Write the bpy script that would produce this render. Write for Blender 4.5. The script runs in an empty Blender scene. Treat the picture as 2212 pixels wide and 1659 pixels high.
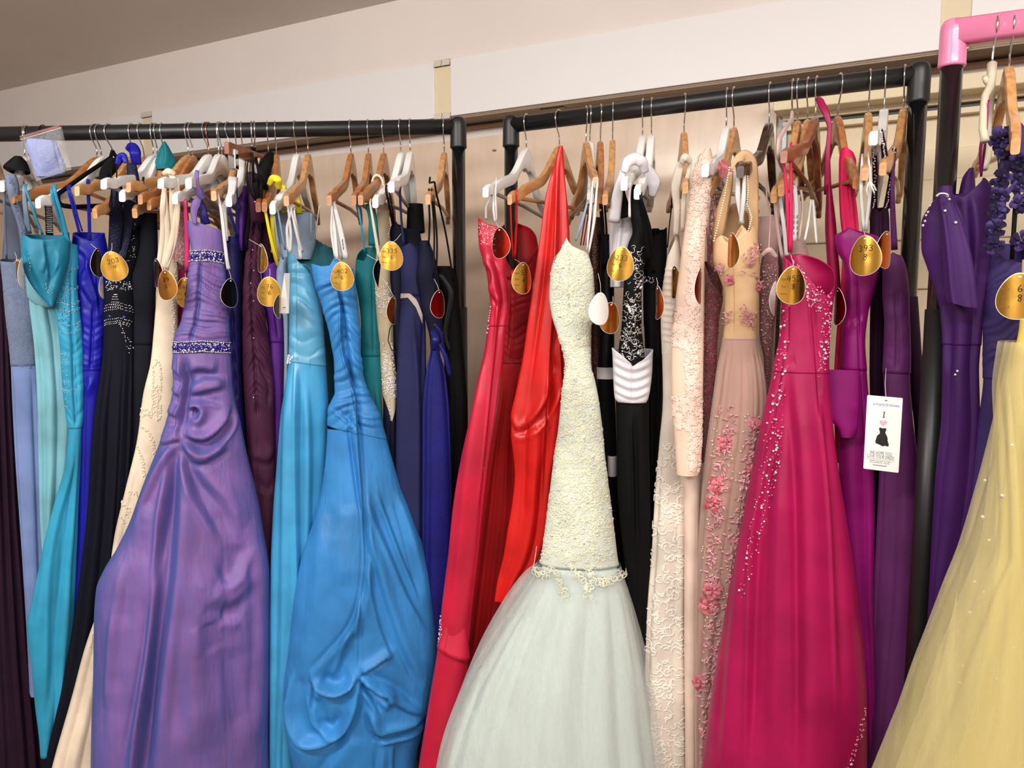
import bpy, math, random
import numpy as np
from mathutils import Vector, Matrix

# ------------------------------------------------------------------ camera, world, lights, exposure
SC = bpy.context.scene
COL = SC.collection
EYE = np.array([0.0, 0.0, 1.55]); FPX = 1661.0; CX, CY = 1106.0, 829.5
PITCH = math.radians(6.0)
cam_data = bpy.data.cameras.new('camera'); cam = bpy.data.objects.new('camera', cam_data); COL.objects.link(cam)
cam_data.sensor_width = 36.0; cam_data.lens = 36.0*FPX/2212.0; cam_data.clip_start = 0.02
cam.location = EYE; cam.rotation_euler = (math.pi/2-PITCH, 0, 0)
SC.camera = cam
SC.view_settings.view_transform = 'Standard'; SC.view_settings.look = 'None'
SC.view_settings.exposure = -0.12; SC.view_settings.gamma = 1.0; SC.view_settings.use_curve_mapping = False
SC.cycles.max_bounces = 6; SC.cycles.transparent_max_bounces = 24
world = bpy.data.worlds.new('world'); SC.world = world; world.use_nodes = True
world.node_tree.nodes['Background'].inputs[0].default_value = (1.0, .93, .86, 1)
world.node_tree.nodes['Background'].inputs[1].default_value = 0.12

def lamp(name, loc, target, sx, sy, power, col):
    d = bpy.data.lights.new(name, 'AREA'); d.shape = 'RECTANGLE'; d.size = sx; d.size_y = sy
    d.energy = power; d.color = col
    o = bpy.data.objects.new(name, d); COL.objects.link(o); o.location = loc
    o.rotation_euler = (Vector(target)-Vector(loc)).to_track_quat('-Z', 'Y').to_euler()
    return o
LAMPS = [lamp('ceiling_lamp_near', (0.5, .1, 2.46), (0.5, 1.1, 0), 1.2, .16, 27, (1, .985, .965)),
         lamp('ceiling_lamp_right', (0.9, -1.5, 2.46), (1.0, .2, 0), 1.2, .16, 30, (1, .975, .945)),
         lamp('ceiling_lamp_left', (-1.3, .1, 2.46), (-1.3, 1.2, 0), 1.2, .16, 46, (1, .98, .955)),
         lamp('ceiling_lamp_rear', (-1.0, -2.2, 2.46), (-1.0, -1.6, 0), 1.2, .16, 40, (1, .98, .955)),
         lamp('ceiling_fill_left', (-1.9, .2, 1.95), (-1.9, .7, 3), 1.6, .3, 32, (1, .975, .94)),  # added upward fill that brightens the ceiling, not a known fixture
         lamp('ceiling_fill_right', (0.8, -1.1, 2.1), (0.8, -1.0, 3), 1.6, .3, 15, (1, .97, .93))]  # second added fill, washes the ceiling for soft frontal light

# ------------------------------------------------------------------ pixel rays onto real planes
_c, _s = math.cos(PITCH), math.sin(PITCH)
def ray(px, py):
    px = np.asarray(px, float); py = np.asarray(py, float)
    a = (px-CX)/FPX; b = (CY-py)/FPX
    return np.stack([a+0*b, _c+b*_s+0*a, -_s+b*_c+0*a], -1)
def on_z(px, py, z):
    r = ray(px, py); return EYE+r*((z-EYE[2])/r[2])
def on_plane(px, py, p0, n):
    r = ray(px, py); t = np.dot(np.asarray(p0)-EYE, n)/(r@np.asarray(n)); return EYE+r*t[..., None]
RZ = 1.98
class Rack: pass
RA, RB, RC = Rack(), Rack(), Rack()
for R_, a, b in ((RA, (0, 290), (990, 273.5)), (RB, (1104, 270), (1986, 161)), (RC, (2060, 73), (2212, 53))):
    R_.p = on_z(*a, RZ); R_.q = on_z(*b, RZ)
    d = R_.q-R_.p; d[2] = 0; R_.u = d/np.linalg.norm(d)
    R_.n = np.array([R_.u[1], -R_.u[0], 0.0])          # towards the camera
def rp(R, px, py, f=0.0):
    """point of the vertical plane f metres in front of a rack rail"""
    return on_plane(px, py, R.p+R.n*f, R.n)
WN = RB.n; WU = RB.u
WOFF = 0.50
def W(px, py, off=0.0):                                  # point on the shop wall, off = metres out from it
    return on_plane(px, py, RB.p-WN*(WOFF-off), WN)

# ------------------------------------------------------------------ objects
def tag(o, label=None, cat=None, group=None, kind=None):
    if label: o['label'] = label
    if cat: o['category'] = cat
    if group: o['group'] = group
    if kind: o['kind'] = kind
    return o
def link(name, me, mats, parent=None, smooth=True):
    o = bpy.data.objects.new(name, me); COL.objects.link(o)
    for m in (mats if isinstance(mats, (list, tuple)) else [mats]): me.materials.append(m)
    if smooth and len(me.polygons): me.polygons.foreach_set('use_smooth', [True]*len(me.polygons))
    if parent is not None:
        o.parent = parent; o.matrix_parent_inverse = parent.matrix_basis.inverted()
    return o
def root(name, loc, label, cat, group=None, rz=0):
    o = bpy.data.objects.new(name, None); COL.objects.link(o); o.location = Vector(loc); o.rotation_euler = (0, 0, rz)
    o.empty_display_size = .05
    tag(o, label, cat, group); return o
class MB:
    """collects shapes into one mesh"""
    def __init__(s): s.v = []; s.f = []; s.mi = []; s.n = 0
    def add(s, v, f, mi=0):
        v = np.asarray(v, float).reshape(-1, 3); s.v.append(v)
        s.f.extend([tuple(int(i)+s.n for i in q) for q in f]); s.mi.extend([mi]*len(f)); s.n += len(v)
    def box(s, a, b, M=None, mi=0):
        x0, y0, z0 = a; x1, y1, z1 = b
        v = np.array([(x0,y0,z0),(x1,y0,z0),(x1,y1,z0),(x0,y1,z0),(x0,y0,z1),(x1,y0,z1),(x1,y1,z1),(x0,y1,z1)], float)
        if M is not None: v = v@M[0].T+M[1]
        s.add(v, [(3,2,1,0),(4,5,6,7),(0,1,5,4),(1,2,6,5),(2,3,7,6),(3,0,4,7)], mi)
    def sweep(s, pts, rad, n=10, cap=True, flat=1.0, up=None, mi=0):
        """tube along pts; rad number or list; flat squashes the second axis"""
        P = np.asarray(pts, float); m = len(P); rad = np.broadcast_to(np.asarray(rad, float), (m,))
        T = np.gradient(P, axis=0); T /= np.linalg.norm(T, axis=1)[:, None]+1e-12
        ref = np.array(up if up is not None else ((0, 0, 1.0) if abs(T[0][2]) < .9 else (0, 1.0, 0)), float)
        a = np.arange(n)*2*math.pi/n; V = []
        N = ref-T[0]*(ref@T[0]); N /= np.linalg.norm(N)
        for i in range(m):
            if up is not None: N = np.array(up, float)
            N = N-T[i]*(N@T[i]); N /= np.linalg.norm(N)+1e-12
            B = np.cross(T[i], N)
            V.append(P[i]+rad[i]*(np.cos(a)[:, None]*B+flat*np.sin(a)[:, None]*N))
        V = np.concatenate(V); F = []
        for i in range(m-1):
            for j in range(n):
                k = (j+1) % n; F.append((i*n+j, i*n+k, (i+1)*n+k, (i+1)*n+j))
        if cap: F.append(tuple(range(n))[::-1]); F.append(tuple((m-1)*n+j for j in range(n)))
        s.add(V, F, mi)
    def loft(s, rings, cap=True, mi=0):
        n = len(rings[0]); V = np.concatenate([np.asarray(r, float) for r in rings]); F = []
        for i in range(len(rings)-1):
            for j in range(n):
                k = (j+1) % n; F.append((i*n+j, i*n+k, (i+1)*n+k, (i+1)*n+j))
        if cap: F.append(tuple(range(n))[::-1]); F.append(tuple((len(rings)-1)*n+j for j in range(n)))
        s.add(V, F, mi)
    def balls(s, P, r, mi=0):
        V, F = ICO; P = np.asarray(P, float); r = np.broadcast_to(np.asarray(r, float), (len(P),))
        k = len(V); VV = (V[None]*r[:, None, None]+P[:, None]).reshape(-1, 3)
        FF = (F[None]+(np.arange(len(P))*k)[:, None, None]).reshape(-1, 3)
        s.add(VV, FF.tolist(), mi)
    def mesh(s, name):
        me = bpy.data.meshes.new(name)
        me.from_pydata(np.concatenate(s.v).tolist() if s.v else [], [], s.f)
        if any(s.mi): me.polygons.foreach_set('material_index', s.mi)
        me.update(); return me
    def build(s, name, mats, parent=None, smooth=True, bevel=0):
        o = link(name, s.mesh(name), mats, parent, smooth)
        if bevel:
            b = o.modifiers.new('bevel', 'BEVEL'); b.width = bevel; b.segments = 2; b.limit_method = 'ANGLE'
        return o
def _ico():
    t = (1+5**.5)/2
    V = np.array([(-1,t,0),(1,t,0),(-1,-t,0),(1,-t,0),(0,-1,t),(0,1,t),(0,-1,-t),(0,1,-t),(t,0,-1),(t,0,1),(-t,0,-1),(-t,0,1)], float)
    V /= np.linalg.norm(V[0])
    F = np.array([(0,11,5),(0,5,1),(0,1,7),(0,7,10),(0,10,11),(1,5,9),(5,11,4),(11,10,2),(10,7,6),(7,1,8),(3,9,4),(3,4,2),(3,2,6),(3,6,8),(3,8,9),(4,9,5),(2,4,11),(6,2,10),(8,6,7),(9,8,1)])
    return V, F
ICO = _ico()

# ------------------------------------------------------------------ materials
def lin(c):
    return tuple((x/12.92 if x <= .04045 else ((x+.055)/1.055)**2.4) for x in [v/255.0 for v in c])+(1.0,)
def nmat(name):
    m = bpy.data.materials.new(name); m.use_nodes = True; nt = m.node_tree; return m, nt, nt.nodes['Principled BSDF']
def basic(name, col, rough=.5, metal=0.0, noise=0.0, nscale=20, bump=0.0, bscale=300, spec=.5, coat=0.0, stretch=(1, 1, 1), alpha=1.0, emit=None):
    m, nt, p = nmat(name); N = nt.nodes; L = nt.links
    p.inputs['Base Color'].default_value = lin(col); p.inputs['Roughness'].default_value = rough
    p.inputs['Metallic'].default_value = metal; p.inputs['Specular IOR Level'].default_value = spec
    p.inputs['Coat Weight'].default_value = coat; p.inputs['Alpha'].default_value = alpha
    if noise or bump:
        tc = N.new('ShaderNodeTexCoord'); mp = N.new('ShaderNodeMapping'); L.new(tc.outputs['Object'], mp.inputs[0]); mp.inputs['Scale'].default_value = stretch
    if noise:
        t = N.new('ShaderNodeTexNoise'); t.inputs['Scale'].default_value = nscale; t.inputs['Detail'].default_value = 6; L.new(mp.outputs[0], t.inputs[0])
        r = N.new('ShaderNodeMapRange'); r.inputs[1].default_value = .3; r.inputs[2].default_value = .7; r.inputs[3].default_value = 1-noise; r.inputs[4].default_value = 1+noise; L.new(t.outputs[0], r.inputs[0])
        x = N.new('ShaderNodeVectorMath'); x.operation = 'SCALE'; x.inputs[0].default_value = lin(col)[:3]; L.new(r.outputs[0], x.inputs['Scale']); L.new(x.outputs[0], p.inputs['Base Color'])
    if bump:
        t = N.new('ShaderNodeTexNoise'); t.inputs['Scale'].default_value = bscale; t.inputs['Detail'].default_value = 4; L.new(mp.outputs[0], t.inputs[0])
        b = N.new('ShaderNodeBump'); b.inputs['Strength'].default_value = bump; b.inputs['Distance'].default_value = .002; L.new(t.outputs[0], b.inputs['Height']); L.new(b.outputs[0], p.inputs['Normal'])
    return m
def wood(name, c1, c2, rough=.32, axis=0, sc=(3, 30, 30)):
    m, nt, p = nmat(name); N = nt.nodes; L = nt.links
    tc = N.new('ShaderNodeTexCoord'); mp = N.new('ShaderNodeMapping'); mp.inputs['Scale'].default_value = sc; L.new(tc.outputs['Object'], mp.inputs[0])
    t = N.new('ShaderNodeTexNoise'); t.inputs['Scale'].default_value = 2.2; t.inputs['Detail'].default_value = 8; t.inputs['Distortion'].default_value = .8; L.new(mp.outputs[0], t.inputs[0])
    r = N.new('ShaderNodeValToRGB'); r.color_ramp.elements[0].color = lin(c1); r.color_ramp.elements[1].color = lin(c2)
    r.color_ramp.elements[0].position = .38; r.color_ramp.elements[1].position = .62; L.new(t.outputs[0], r.inputs[0]); L.new(r.outputs[0], p.inputs['Base Color'])
    p.inputs['Roughness'].default_value = rough; p.inputs['Coat Weight'].default_value = .3; p.inputs['Coat Roughness'].default_value = .15
    return m
def fabric(name, col, rough=.55, sheen=.3, grain=.25, gs=(900, 900, 60), col2=None, silk=None, spec=.28, patch=.06, crease=.0, aniso=0.0, alpha=1.0, speck=None):
    """cloth: base colour, faint weave bump, soft crumple bump; silk = second colour of a shot weave"""
    m, nt, p = nmat(name); N = nt.nodes; L = nt.links
    p.inputs['Roughness'].default_value = rough; p.inputs['Specular IOR Level'].default_value = spec
    p.inputs['Sheen Weight'].default_value = sheen; p.inputs['Sheen Roughness'].default_value = .4
    if max(col) < 60: sheen *= .3; p.inputs['Specular IOR Level'].default_value = spec*.6; p.inputs['Sheen Weight'].default_value = sheen
    p.inputs['Sheen Tint'].default_value = tuple(min(1, .06+1.1*x) for x in lin(col)[:3])+(1,)
    p.inputs['Alpha'].default_value = alpha
    tc = N.new('ShaderNodeTexCoord')
    t = N.new('ShaderNodeTexNoise'); t.inputs['Scale'].default_value = 9; t.inputs['Detail'].default_value = 3; L.new(tc.outputs['Object'], t.inputs[0])
    mix = N.new('ShaderNodeMix'); mix.data_type = 'RGBA'; mix.inputs[6].default_value = lin(col)
    c2 = col2 if col2 else tuple(max(0, v*(1-patch*2)) for v in col)
    mix.inputs[7].default_value = lin(c2); rr = N.new('ShaderNodeMapRange'); rr.inputs[1].default_value = .4; rr.inputs[2].default_value = .65; L.new(t.outputs[0], rr.inputs[0]); L.new(rr.outputs[0], mix.inputs[0])
    out = mix.outputs[2]
    if silk:
        # warp of one colour, weft of another: long soft streaks in the weave
        mp = N.new('ShaderNodeMapping'); mp.inputs['Scale'].default_value = (60, 60, 5); L.new(tc.outputs['Object'], mp.inputs[0])
        t2 = N.new('ShaderNodeTexNoise'); t2.inputs['Scale'].default_value = 1.0; t2.inputs['Detail'].default_value = 5; L.new(mp.outputs[0], t2.inputs[0])
        lw = N.new('ShaderNodeLayerWeight'); lw.inputs[0].default_value = .42
        ad = N.new('ShaderNodeMath'); ad.operation = 'MULTIPLY_ADD'; L.new(t2.outputs[0], ad.inputs[0]); ad.inputs[1].default_value = .7; L.new(lw.outputs['Facing'], ad.inputs[2])
        r2 = N.new('ShaderNodeMapRange'); r2.inputs[1].default_value = .35; r2.inputs[2].default_value = .95; L.new(ad.outputs[0], r2.inputs[0])
        mx = N.new('ShaderNodeMix'); mx.data_type = 'RGBA'; L.new(out, mx.inputs[6]); mx.inputs[7].default_value = lin(silk); L.new(r2.outputs[0], mx.inputs[0]); out = mx.outputs[2]
    if speck:
        vo = N.new('ShaderNodeTexVoronoi'); vo.inputs['Scale'].default_value = speck[1]; L.new(tc.outputs['Object'], vo.inputs[0])
        r3 = N.new('ShaderNodeMapRange'); r3.inputs[1].default_value = speck[2]; r3.inputs[2].default_value = speck[2]*.7; L.new(vo.outputs['Distance'], r3.inputs[0])
        mx = N.new('ShaderNodeMix'); mx.data_type = 'RGBA'; L.new(out, mx.inputs[6]); mx.inputs[7].default_value = lin(speck[0]); L.new(r3.outputs[0], mx.inputs[0]); out = mx.outputs[2]
    L.new(out, p.inputs['Base Color'])
    last = None
    if grain:
        mp = N.new('ShaderNodeMapping'); mp.inputs['Scale'].default_value = gs; L.new(tc.outputs['Object'], mp.inputs[0])
        g = N.new('ShaderNodeTexNoise'); g.inputs['Scale'].default_value = 1.0; g.inputs['Detail'].default_value = 2; L.new(mp.outputs[0], g.inputs[0])
        b = N.new('ShaderNodeBump'); b.inputs['Strength'].default_value = grain; b.inputs['Distance'].default_value = .0006; L.new(g.outputs[0], b.inputs['Height']); last = b
    if crease:
        mp = N.new('ShaderNodeMapping'); mp.inputs['Scale'].default_value = (34, 34, 8); L.new(tc.outputs['Object'], mp.inputs[0])
        g = N.new('ShaderNodeTexNoise'); g.inputs['Scale'].default_value = 1.0; g.inputs['Detail'].default_value = 4; g.inputs['Distortion'].default_value = .25; L.new(mp.outputs[0], g.inputs[0])
        b = N.new('ShaderNodeBump'); b.inputs['Strength'].default_value = crease; b.inputs['Distance'].default_value = .008; L.new(g.outputs[0], b.inputs['Height'])
        if last: L.new(last.outputs[0], b.inputs['Normal'])
        last = b
    if last: L.new(last.outputs[0], p.inputs['Normal'])
    return m
def tulle(name, col, opac=.5, threads=260):
    """net cloth: fine mesh of threads with see-through holes"""
    m, nt, p = nmat(name); N = nt.nodes; L = nt.links
    p.inputs['Base Color'].default_value = lin(col); p.inputs['Roughness'].default_value = .7; p.inputs['Sheen Weight'].default_value = .5
    p.inputs['Transmission Weight'].default_value = 0
    tc = N.new('ShaderNodeTexCoord'); mp = N.new('ShaderNodeMapping'); mp.inputs['Scale'].default_value = (55, 55, .9); L.new(tc.outputs['Object'], mp.inputs[0])
    t = N.new('ShaderNodeTexNoise'); t.inputs['Scale'].default_value = 1.3; t.inputs['Detail'].default_value = 3; L.new(mp.outputs[0], t.inputs[0])
    r = N.new('ShaderNodeMapRange'); r.inputs[1].default_value = .3; r.inputs[2].default_value = .7; r.inputs[3].default_value = opac-.06; r.inputs[4].default_value = min(1, opac+.06); L.new(t.outputs[0], r.inputs[0])
    L.new(r.outputs[0], p.inputs['Alpha'])
    return m
M = {}
M['wall'] = basic('painted_wall', (224, 213, 206), .75, noise=.03, nscale=3, bump=.15, bscale=90)
M['panel'] = basic('white_laminate', (228, 224, 222), .45, noise=.01, nscale=3)
M['cream'] = basic('cream_paint', (222, 205, 172), .6, noise=.02, nscale=5)
M['clip'] = basic('aged_cream_plastic', (206, 196, 180), .5)
M['ceil'] = basic('ceiling_plaster', (226, 214, 204), .85, noise=.04, nscale=2, bump=.2, bscale=60)
M['ply'] = wood('birch_plywood', (224, 200, 176), (218, 192, 167), .55, sc=(9, 9, 2.0))
M['soffit'] = basic('soffit_shade_tint', (150, 130, 108), .6, noise=.06, nscale=12)  # fascia underside, darkened in colour to carry its shade
M['rust'] = basic('rail_edge', (146, 108, 80), .6)
M['floor'] = wood('floor_boards', (96, 78, 62), (78, 62, 48), .5, sc=(1, 8, 1))
M['tube'] = basic('black_gloss_tube', (14, 14, 15), .22, spec=.6, coat=.3)
M['joint'] = basic('black_satin_plastic', (27, 27, 28), .42, noise=.1, nscale=40)
M['railm'] = basic('black_powder_coat', (24, 24, 25), .36, bump=.15, bscale=500)
M['pink'] = basic('pink_paint', (224, 126, 162), .3, noise=.04, nscale=30, coat=.3)
M['chrome'] = basic('chrome_wire', (215, 215, 215), .12, metal=1)
M['copper'] = basic('copper_wire', (190, 120, 90), .2, metal=1)
M['darkhook'] = basic('dark_wire', (60, 45, 40), .3, metal=.8)
M['woodl'] = wood('beech', (200, 148, 94), (176, 120, 70))
M['woodo'] = wood('oiled_oak', (176, 116, 66), (150, 94, 50))
M['woodr'] = wood('reddish_wood', (150, 86, 52), (122, 66, 38))
M['woodd'] = wood('walnut', (66, 42, 30), (40, 26, 20), .22)
M['white'] = basic('white_lacquer', (228, 226, 222), .25, noise=.02, nscale=20, coat=.3)
M['greybar'] = basic('grey_bar', (150, 140, 136), .4)
M['velvet'] = fabric('black_flock', (12, 12, 13), .9, .6, .3)
M['beigepl'] = basic('beige_plastic', (196, 184, 160), .4)
M['pinkvel'] = fabric('blush_flock', (205, 176, 168), .8, .6, .2)
M['gold'] = basic('gold_foil', (238, 186, 84), .2, metal=1, noise=.10, nscale=9, bump=.1, bscale=20)
M['amber'] = basic('amber_foil', (205, 140, 62), .25, metal=1, noise=.12, nscale=9, bump=.1, bscale=20)
M['copperfoil'] = basic('copper_foil', (200, 96, 30), .22, metal=1, noise=.12, nscale=9, bump=.1, bscale=20)
M['redfoil'] = basic('red_foil', (140, 30, 20), .3, metal=1, noise=.1, nscale=9)
M['blackfoil'] = basic('dark_foil', (45, 34, 26), .25, metal=1)
M['card'] = basic('white_card', (235, 232, 226), .5)
M['ink'] = basic('black_ink', (18, 14, 14), .5)
M['print'] = basic('brown_print', (120, 78, 30), .5)
M['thread'] = basic('white_thread', (220, 212, 200), .6)
M['crystal'] = basic('crystal', (240, 238, 240), .12, metal=.5, coat=.6)
M['pearl'] = basic('pearl', (236, 222, 196), .2, coat=.6)
M['silverb'] = basic('silver_bead', (214, 210, 206), .18, metal=.6, coat=.5)

# ------------------------------------------------------------------ the setting
def struct(name, bm, mats, bevel=0, smooth=False):
    o = bm.build(name, mats, None, smooth, bevel); tag(o, kind='structure'); return o
def wbasis(): return np.stack([WU, -WN, np.array([0, 0, 1.0])], 1)
WB = wbasis(); W0 = RB.p-WN*WOFF; W0 = np.array([W0[0], W0[1], 0.0])
def ws(p):  # along-wall coordinate
    return float((np.asarray(p)-W0)@WU)
def wbox(bm, s0, s1, o0, o1, z0, z1, mi=0):     # box in wall coordinates (o = out from wall)
    bm.box((s0, -o1, z0), (s1, -o0, z1), (WB, W0), mi)
PO = 0.13                                              # the white panels stand this far out
zp0 = float(W(975, 251, PO)[2]); zp1 = float(W(957, 131, PO)[2]); 
zc = float(W(0, 195, PO)[2])
SL, SR = ws(W(-500, 400)), ws(W(2212, 100))+1.2
YB = -2.6
wall = MB(); wbox(wall, SL, SR, -.12, 0, 0, zc); struct('wall_back', wall, M['wall'])
bulk = MB(); wbox(bulk, SL, SR, 0, PO-.006, zp0+.004, zc); struct('trim_1', bulk, M['wall'])
# corners of the room
pl = W0+WU*SL; pr = W0+WU*SR
XL, XR = pl[0]+.02, pr[0]-.02
fl = MB(); fl.box((XL-.2, YB, -.1), (XR+.3, 3.9, 0)); struct('floor', fl, M['floor'])
ce = MB(); ce.box((XL-.2, YB, zc), (XR+.3, 3.9, zc+.1)); struct('ceiling', ce, M['ceil'])
for nm, a, b in (('wall_left', (XL-.14, YB, 0), (XL-.02, pl[1]+.1, zc)), ('wall_right', (XR, YB, 0), (XR+.12, pr[1]+.3, zc)), ('wall_front', (XL-.1, YB-.12, 0), (XR+.1, YB, zc))):
    w = MB(); w.box(a, b); struct(nm, w, M['wall'])
# white fascia panels with cream joints between them
sj = [ws(W(320, 280, PO)), ws(W(957, 190, PO)), ws(W(2064, 50, PO))]; jw = .5*(ws(W(975, 190, PO))-ws(W(940, 190, PO)))
k = 2
edges = [(SL, sj[0]-jw), (sj[0]+jw, sj[1]-jw), (sj[1]+jw, sj[2]-jw), (sj[2]+jw, SR)]
for a, b in edges:
    p = MB(); wbox(p, a, b, PO-.012, PO+.004, zp0, zp1); struct('trim_%d' % k, p, M['panel'], .0015); k += 1
for s in sj:
    p = MB(); wbox(p, s-jw, s+jw, PO-.012, PO, zp0, zp1); struct('trim_%d' % k, p, M['cream']); k += 1
    for z in (zp1-.012, zp0-.002):
        c = MB()
        for e in (-1, 1):
            wbox(c, s+e*jw*.5-jw*.46, s+e*jw*.5+jw*.46, PO, PO+.008, z-.006, z+.014); wbox(c, s+e*jw*.5-jw*.46, s+e*jw*.5+jw*.46, PO, PO+.011, z-.006, z+.002)
        c.build('panel_clip', M['clip'], None, False, .001)
        o = bpy.data.objects['panel_clip'] if 'panel_clip' in bpy.data.objects else None
# soffit under the fascia, its shade put into the darker colour
p = MB(); wbox(p, SL, SR, .0, PO-.004, zp0-.004, zp0+.004); struct('trim_20', p, M['soffit'])
p = MB(); wbox(p, SL, SR, PO-.016, PO-.006, zp0-.008, zp0-.004); struct('trim_21', p, M['soffit'])
zr = float(W(1010, 275, .02)[2])
p = MB(); wbox(p, SL, SR, 0, .03, zr-.008, zr); struct('trim_22', p, M['rust'])
p = MB(); wbox(p, ws(W(1165, 245, PO-.03)), ws(W(1215, 240, PO-.03)), PO-.06, PO-.035, zp0-.008, zp0-.004); struct('trim_23', p, M['soffit'], .002)
# plywood sheet behind the middle rack
zb = float(W(1010, 299, .012)[2]); s1 = ws(W(1672, 400, .012))
p = MB(); wbox(p, SL, s1, 0, .012, 0, zb); struct('trim_24', p, M['ply'])
sc_ = MB()
for dx in (-.007, .007):
    c = W(1068+dx*300, 325, .013); sc_.balls([c], .004)
struct('trim_25', sc_, M['rust'])
# to its right: cream boarded wall under a projecting cream beam with a dark slot
zt1 = float(W(1900, 190, .10)[2]); zt0 = float(W(1900, 214, .10)[2])
p = MB(); wbox(p, s1+.006, SR, 0, .10, zt0, zt1+.01); struct('trim_26', p, M['cream'], .003)
zs = float(W(1900, 240, .03)[2])
p = MB(); wbox(p, s1+.02, SR, 0, .035, zs, zt0); struct('trim_27', p, M['cream'])
p = MB(); wbox(p, s1+.02, SR, .0, .02, zs-.012, zs-.003); struct('trim_28', p, M['joint'])
zl = float(W(1900, 262, .03)[2])
p = MB(); wbox(p, s1+.02, SR, 0, .03, zl, zs-.012); struct('trim_29', p, M['cream'])
p = MB(); wbox(p, s1+.02, s1+.03, 0, .03, 0, zt0); struct('trim_30', p, M['woodd'])
for i, py in enumerate((330, 395, 455, 560)):
    z = float(W(1900, py, .02)[2]); p = MB(); wbox(p, s1+.035, SR, 0, .014, z-.075, z); struct('trim_%d' % (31+i), p, M['cream'], .003)
p = MB(); wbox(p, s1+.03, SR, 0, .004, 0, zl); struct('trim_35', p, M['cream'])
n = 0
for o in list(bpy.data.objects):
    if o.name.startswith('panel_clip'):
        o.name = 'trim_%d' % (40+n); tag(o, kind='structure'); n += 1

# ------------------------------------------------------------------ the racks
def tube_v(bm, x, y, z0, z1, r, n=28):
    a = np.arange(n)*2*math.pi/n; ring = np.stack([x+r*np.cos(a), y+r*np.sin(a)], 1)
    bm.loft([np.c_[ring, np.full(n, z)] for z in (z0, z1)])
def elbow(bm, P, inward, r):
    """pipe corner: an upright collar with a domed top and a stub toward the rail"""
    n = 28; a = np.arange(n)*2*math.pi/n; rings = []
    for z, k in ((-.052, 1.06), (-.049, 1.12), (-.046, 1.10), (-.03, 1.08), (0, 1.08), (.008, 1.06), (.015, .96), (.0195, .8), (.022, .55), (.0232, .2), (.0234, .02)):
        rings.append(np.c_[P[0]+r*k*np.cos(a), P[1]+r*k*np.sin(a), np.full(n, P[2]+z)])
    bm.loft(rings)
    Q = [np.asarray(P)+np.asarray(inward)*t for t in (.0, .02, .03, .034, .036)]
    bm.sweep(Q, [r*.98, r*.98, r*1.0, r*.98, r*.9], 24)
def make_rack(R, label, ends, P, Q, railmat, jmat, rr=.0185, rpost=.0165, square=False):
    u = (Q-P)/np.linalg.norm(Q-P)
    o = root('clothes_rack', ((P[0]+Q[0])/2, (P[1]+Q[1])/2, 0), label, 'clothes rack')
    b = MB()
    if square:
        nn = np.array([u[1], -u[0], 0]); ring = []
        sec = [(-.019, -.015), (-.015, -.019), (.015, -.019), (.019, -.015), (.019, .015), (.015, .019), (-.015, .019), (-.019, .015)]
        b.loft([[p+nn*x+np.array([0, 0, z]) for x, z in sec] for p in (P, Q)])
    else: b.sweep([P, P*.5+Q*.5, Q], rr, 36)
    b.build('rail', railmat, o)
    for e, (pt, inw) in zip(ends, ((P, u), (Q, -u))):
        b = MB(); elbow(b, pt, inw, rr); b.build('corner_joint', jmat, o)
        b = MB(); tube_v(b, pt[0], pt[1], .06, RZ-.03, rpost); pst = b.build('post', M['tube'], o)
        b = MB(); tube_v(b, pt[0], pt[1], .75, RZ-.44, rpost*1.16); b.build('lower_post', M['joint'], o)
        nn = np.array([u[1], -u[0], 0]); b = MB()
        b.sweep([np.array([pt[0], pt[1], .045])+nn*t for t in (-.26, -.25, .25, .26)], [.012, .016, .016, .012], 16); b.build('foot', M['joint'], o)
    return o
PA = RA.p-RA.u*.55; QA = RA.q
make_rack(RA, 'black tube clothes rack holding the blue and purple dresses on the left', (0, 1), PA, QA, M['railm'], M['joint'])
make_rack(RB, 'black tube clothes rack in the middle holding the red, white, black and pink dresses', (0, 1), RB.p, RB.q, M['railm'], M['joint'])
make_rack(RC, 'clothes rack at the right edge with a pink painted rail on black posts', (0, 1), RC.p, RC.p+RC.u*1.2, M['pink'], M['pink'], square=True)

# ------------------------------------------------------------------ hangers
HDROP = .0
def arm_mesh(thick=.012, style='wood'):
    """shaped wooden hanger body in the x-z plane; x = +front"""
    b = MB(); rings = []; us = np.concatenate([np.linspace(-.215, -.12, 14), np.linspace(-.11, .11, 31), np.linspace(.12, .215, 14)])
    for u in us:
        a = abs(u); sm = min(1, a/.095); sm = sm*sm*(3-2*sm)
        top = -.060-.046*sm-.082*(a/.215)**1.05
        h = .0245+.028*max(0, 1-a/.045)**1.3+.004*max(0, 1-a/.12)
        if .166 < a < .196: top -= .0045*math.sin((a-.166)/.03*math.pi)**.6
        if a > .197:
            q = (a-.197)/.018; top -= .004*q**2.4; h *= 1-.10*q**2
        tk = thick*(1-.15*(a > .19)); w = -.014*(a/.215)**2; r = min(.0034, h*.3)
        sec = [(-tk/2+r, 0), (tk/2-r, 0), (tk/2-r*.3, -r*.3), (tk/2, -r), (tk/2, -h+r), (tk/2-r*.3, -h+r*.3), (tk/2-r, -h), (-tk/2+r, -h), (-tk/2+r*.3, -h+r*.3), (-tk/2, -h+r), (-tk/2, -r), (-tk/2+r*.3, -r*.3)]
        rings.append([(u, w+y, top+z) for y, z in sec])
    b.loft(rings); me = b.mesh('hanger_body'); me.polygons.foreach_set('use_smooth', [True]*len(me.polygons)); me.set_sharp_from_angle(angle=math.radians(38)); return me
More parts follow.
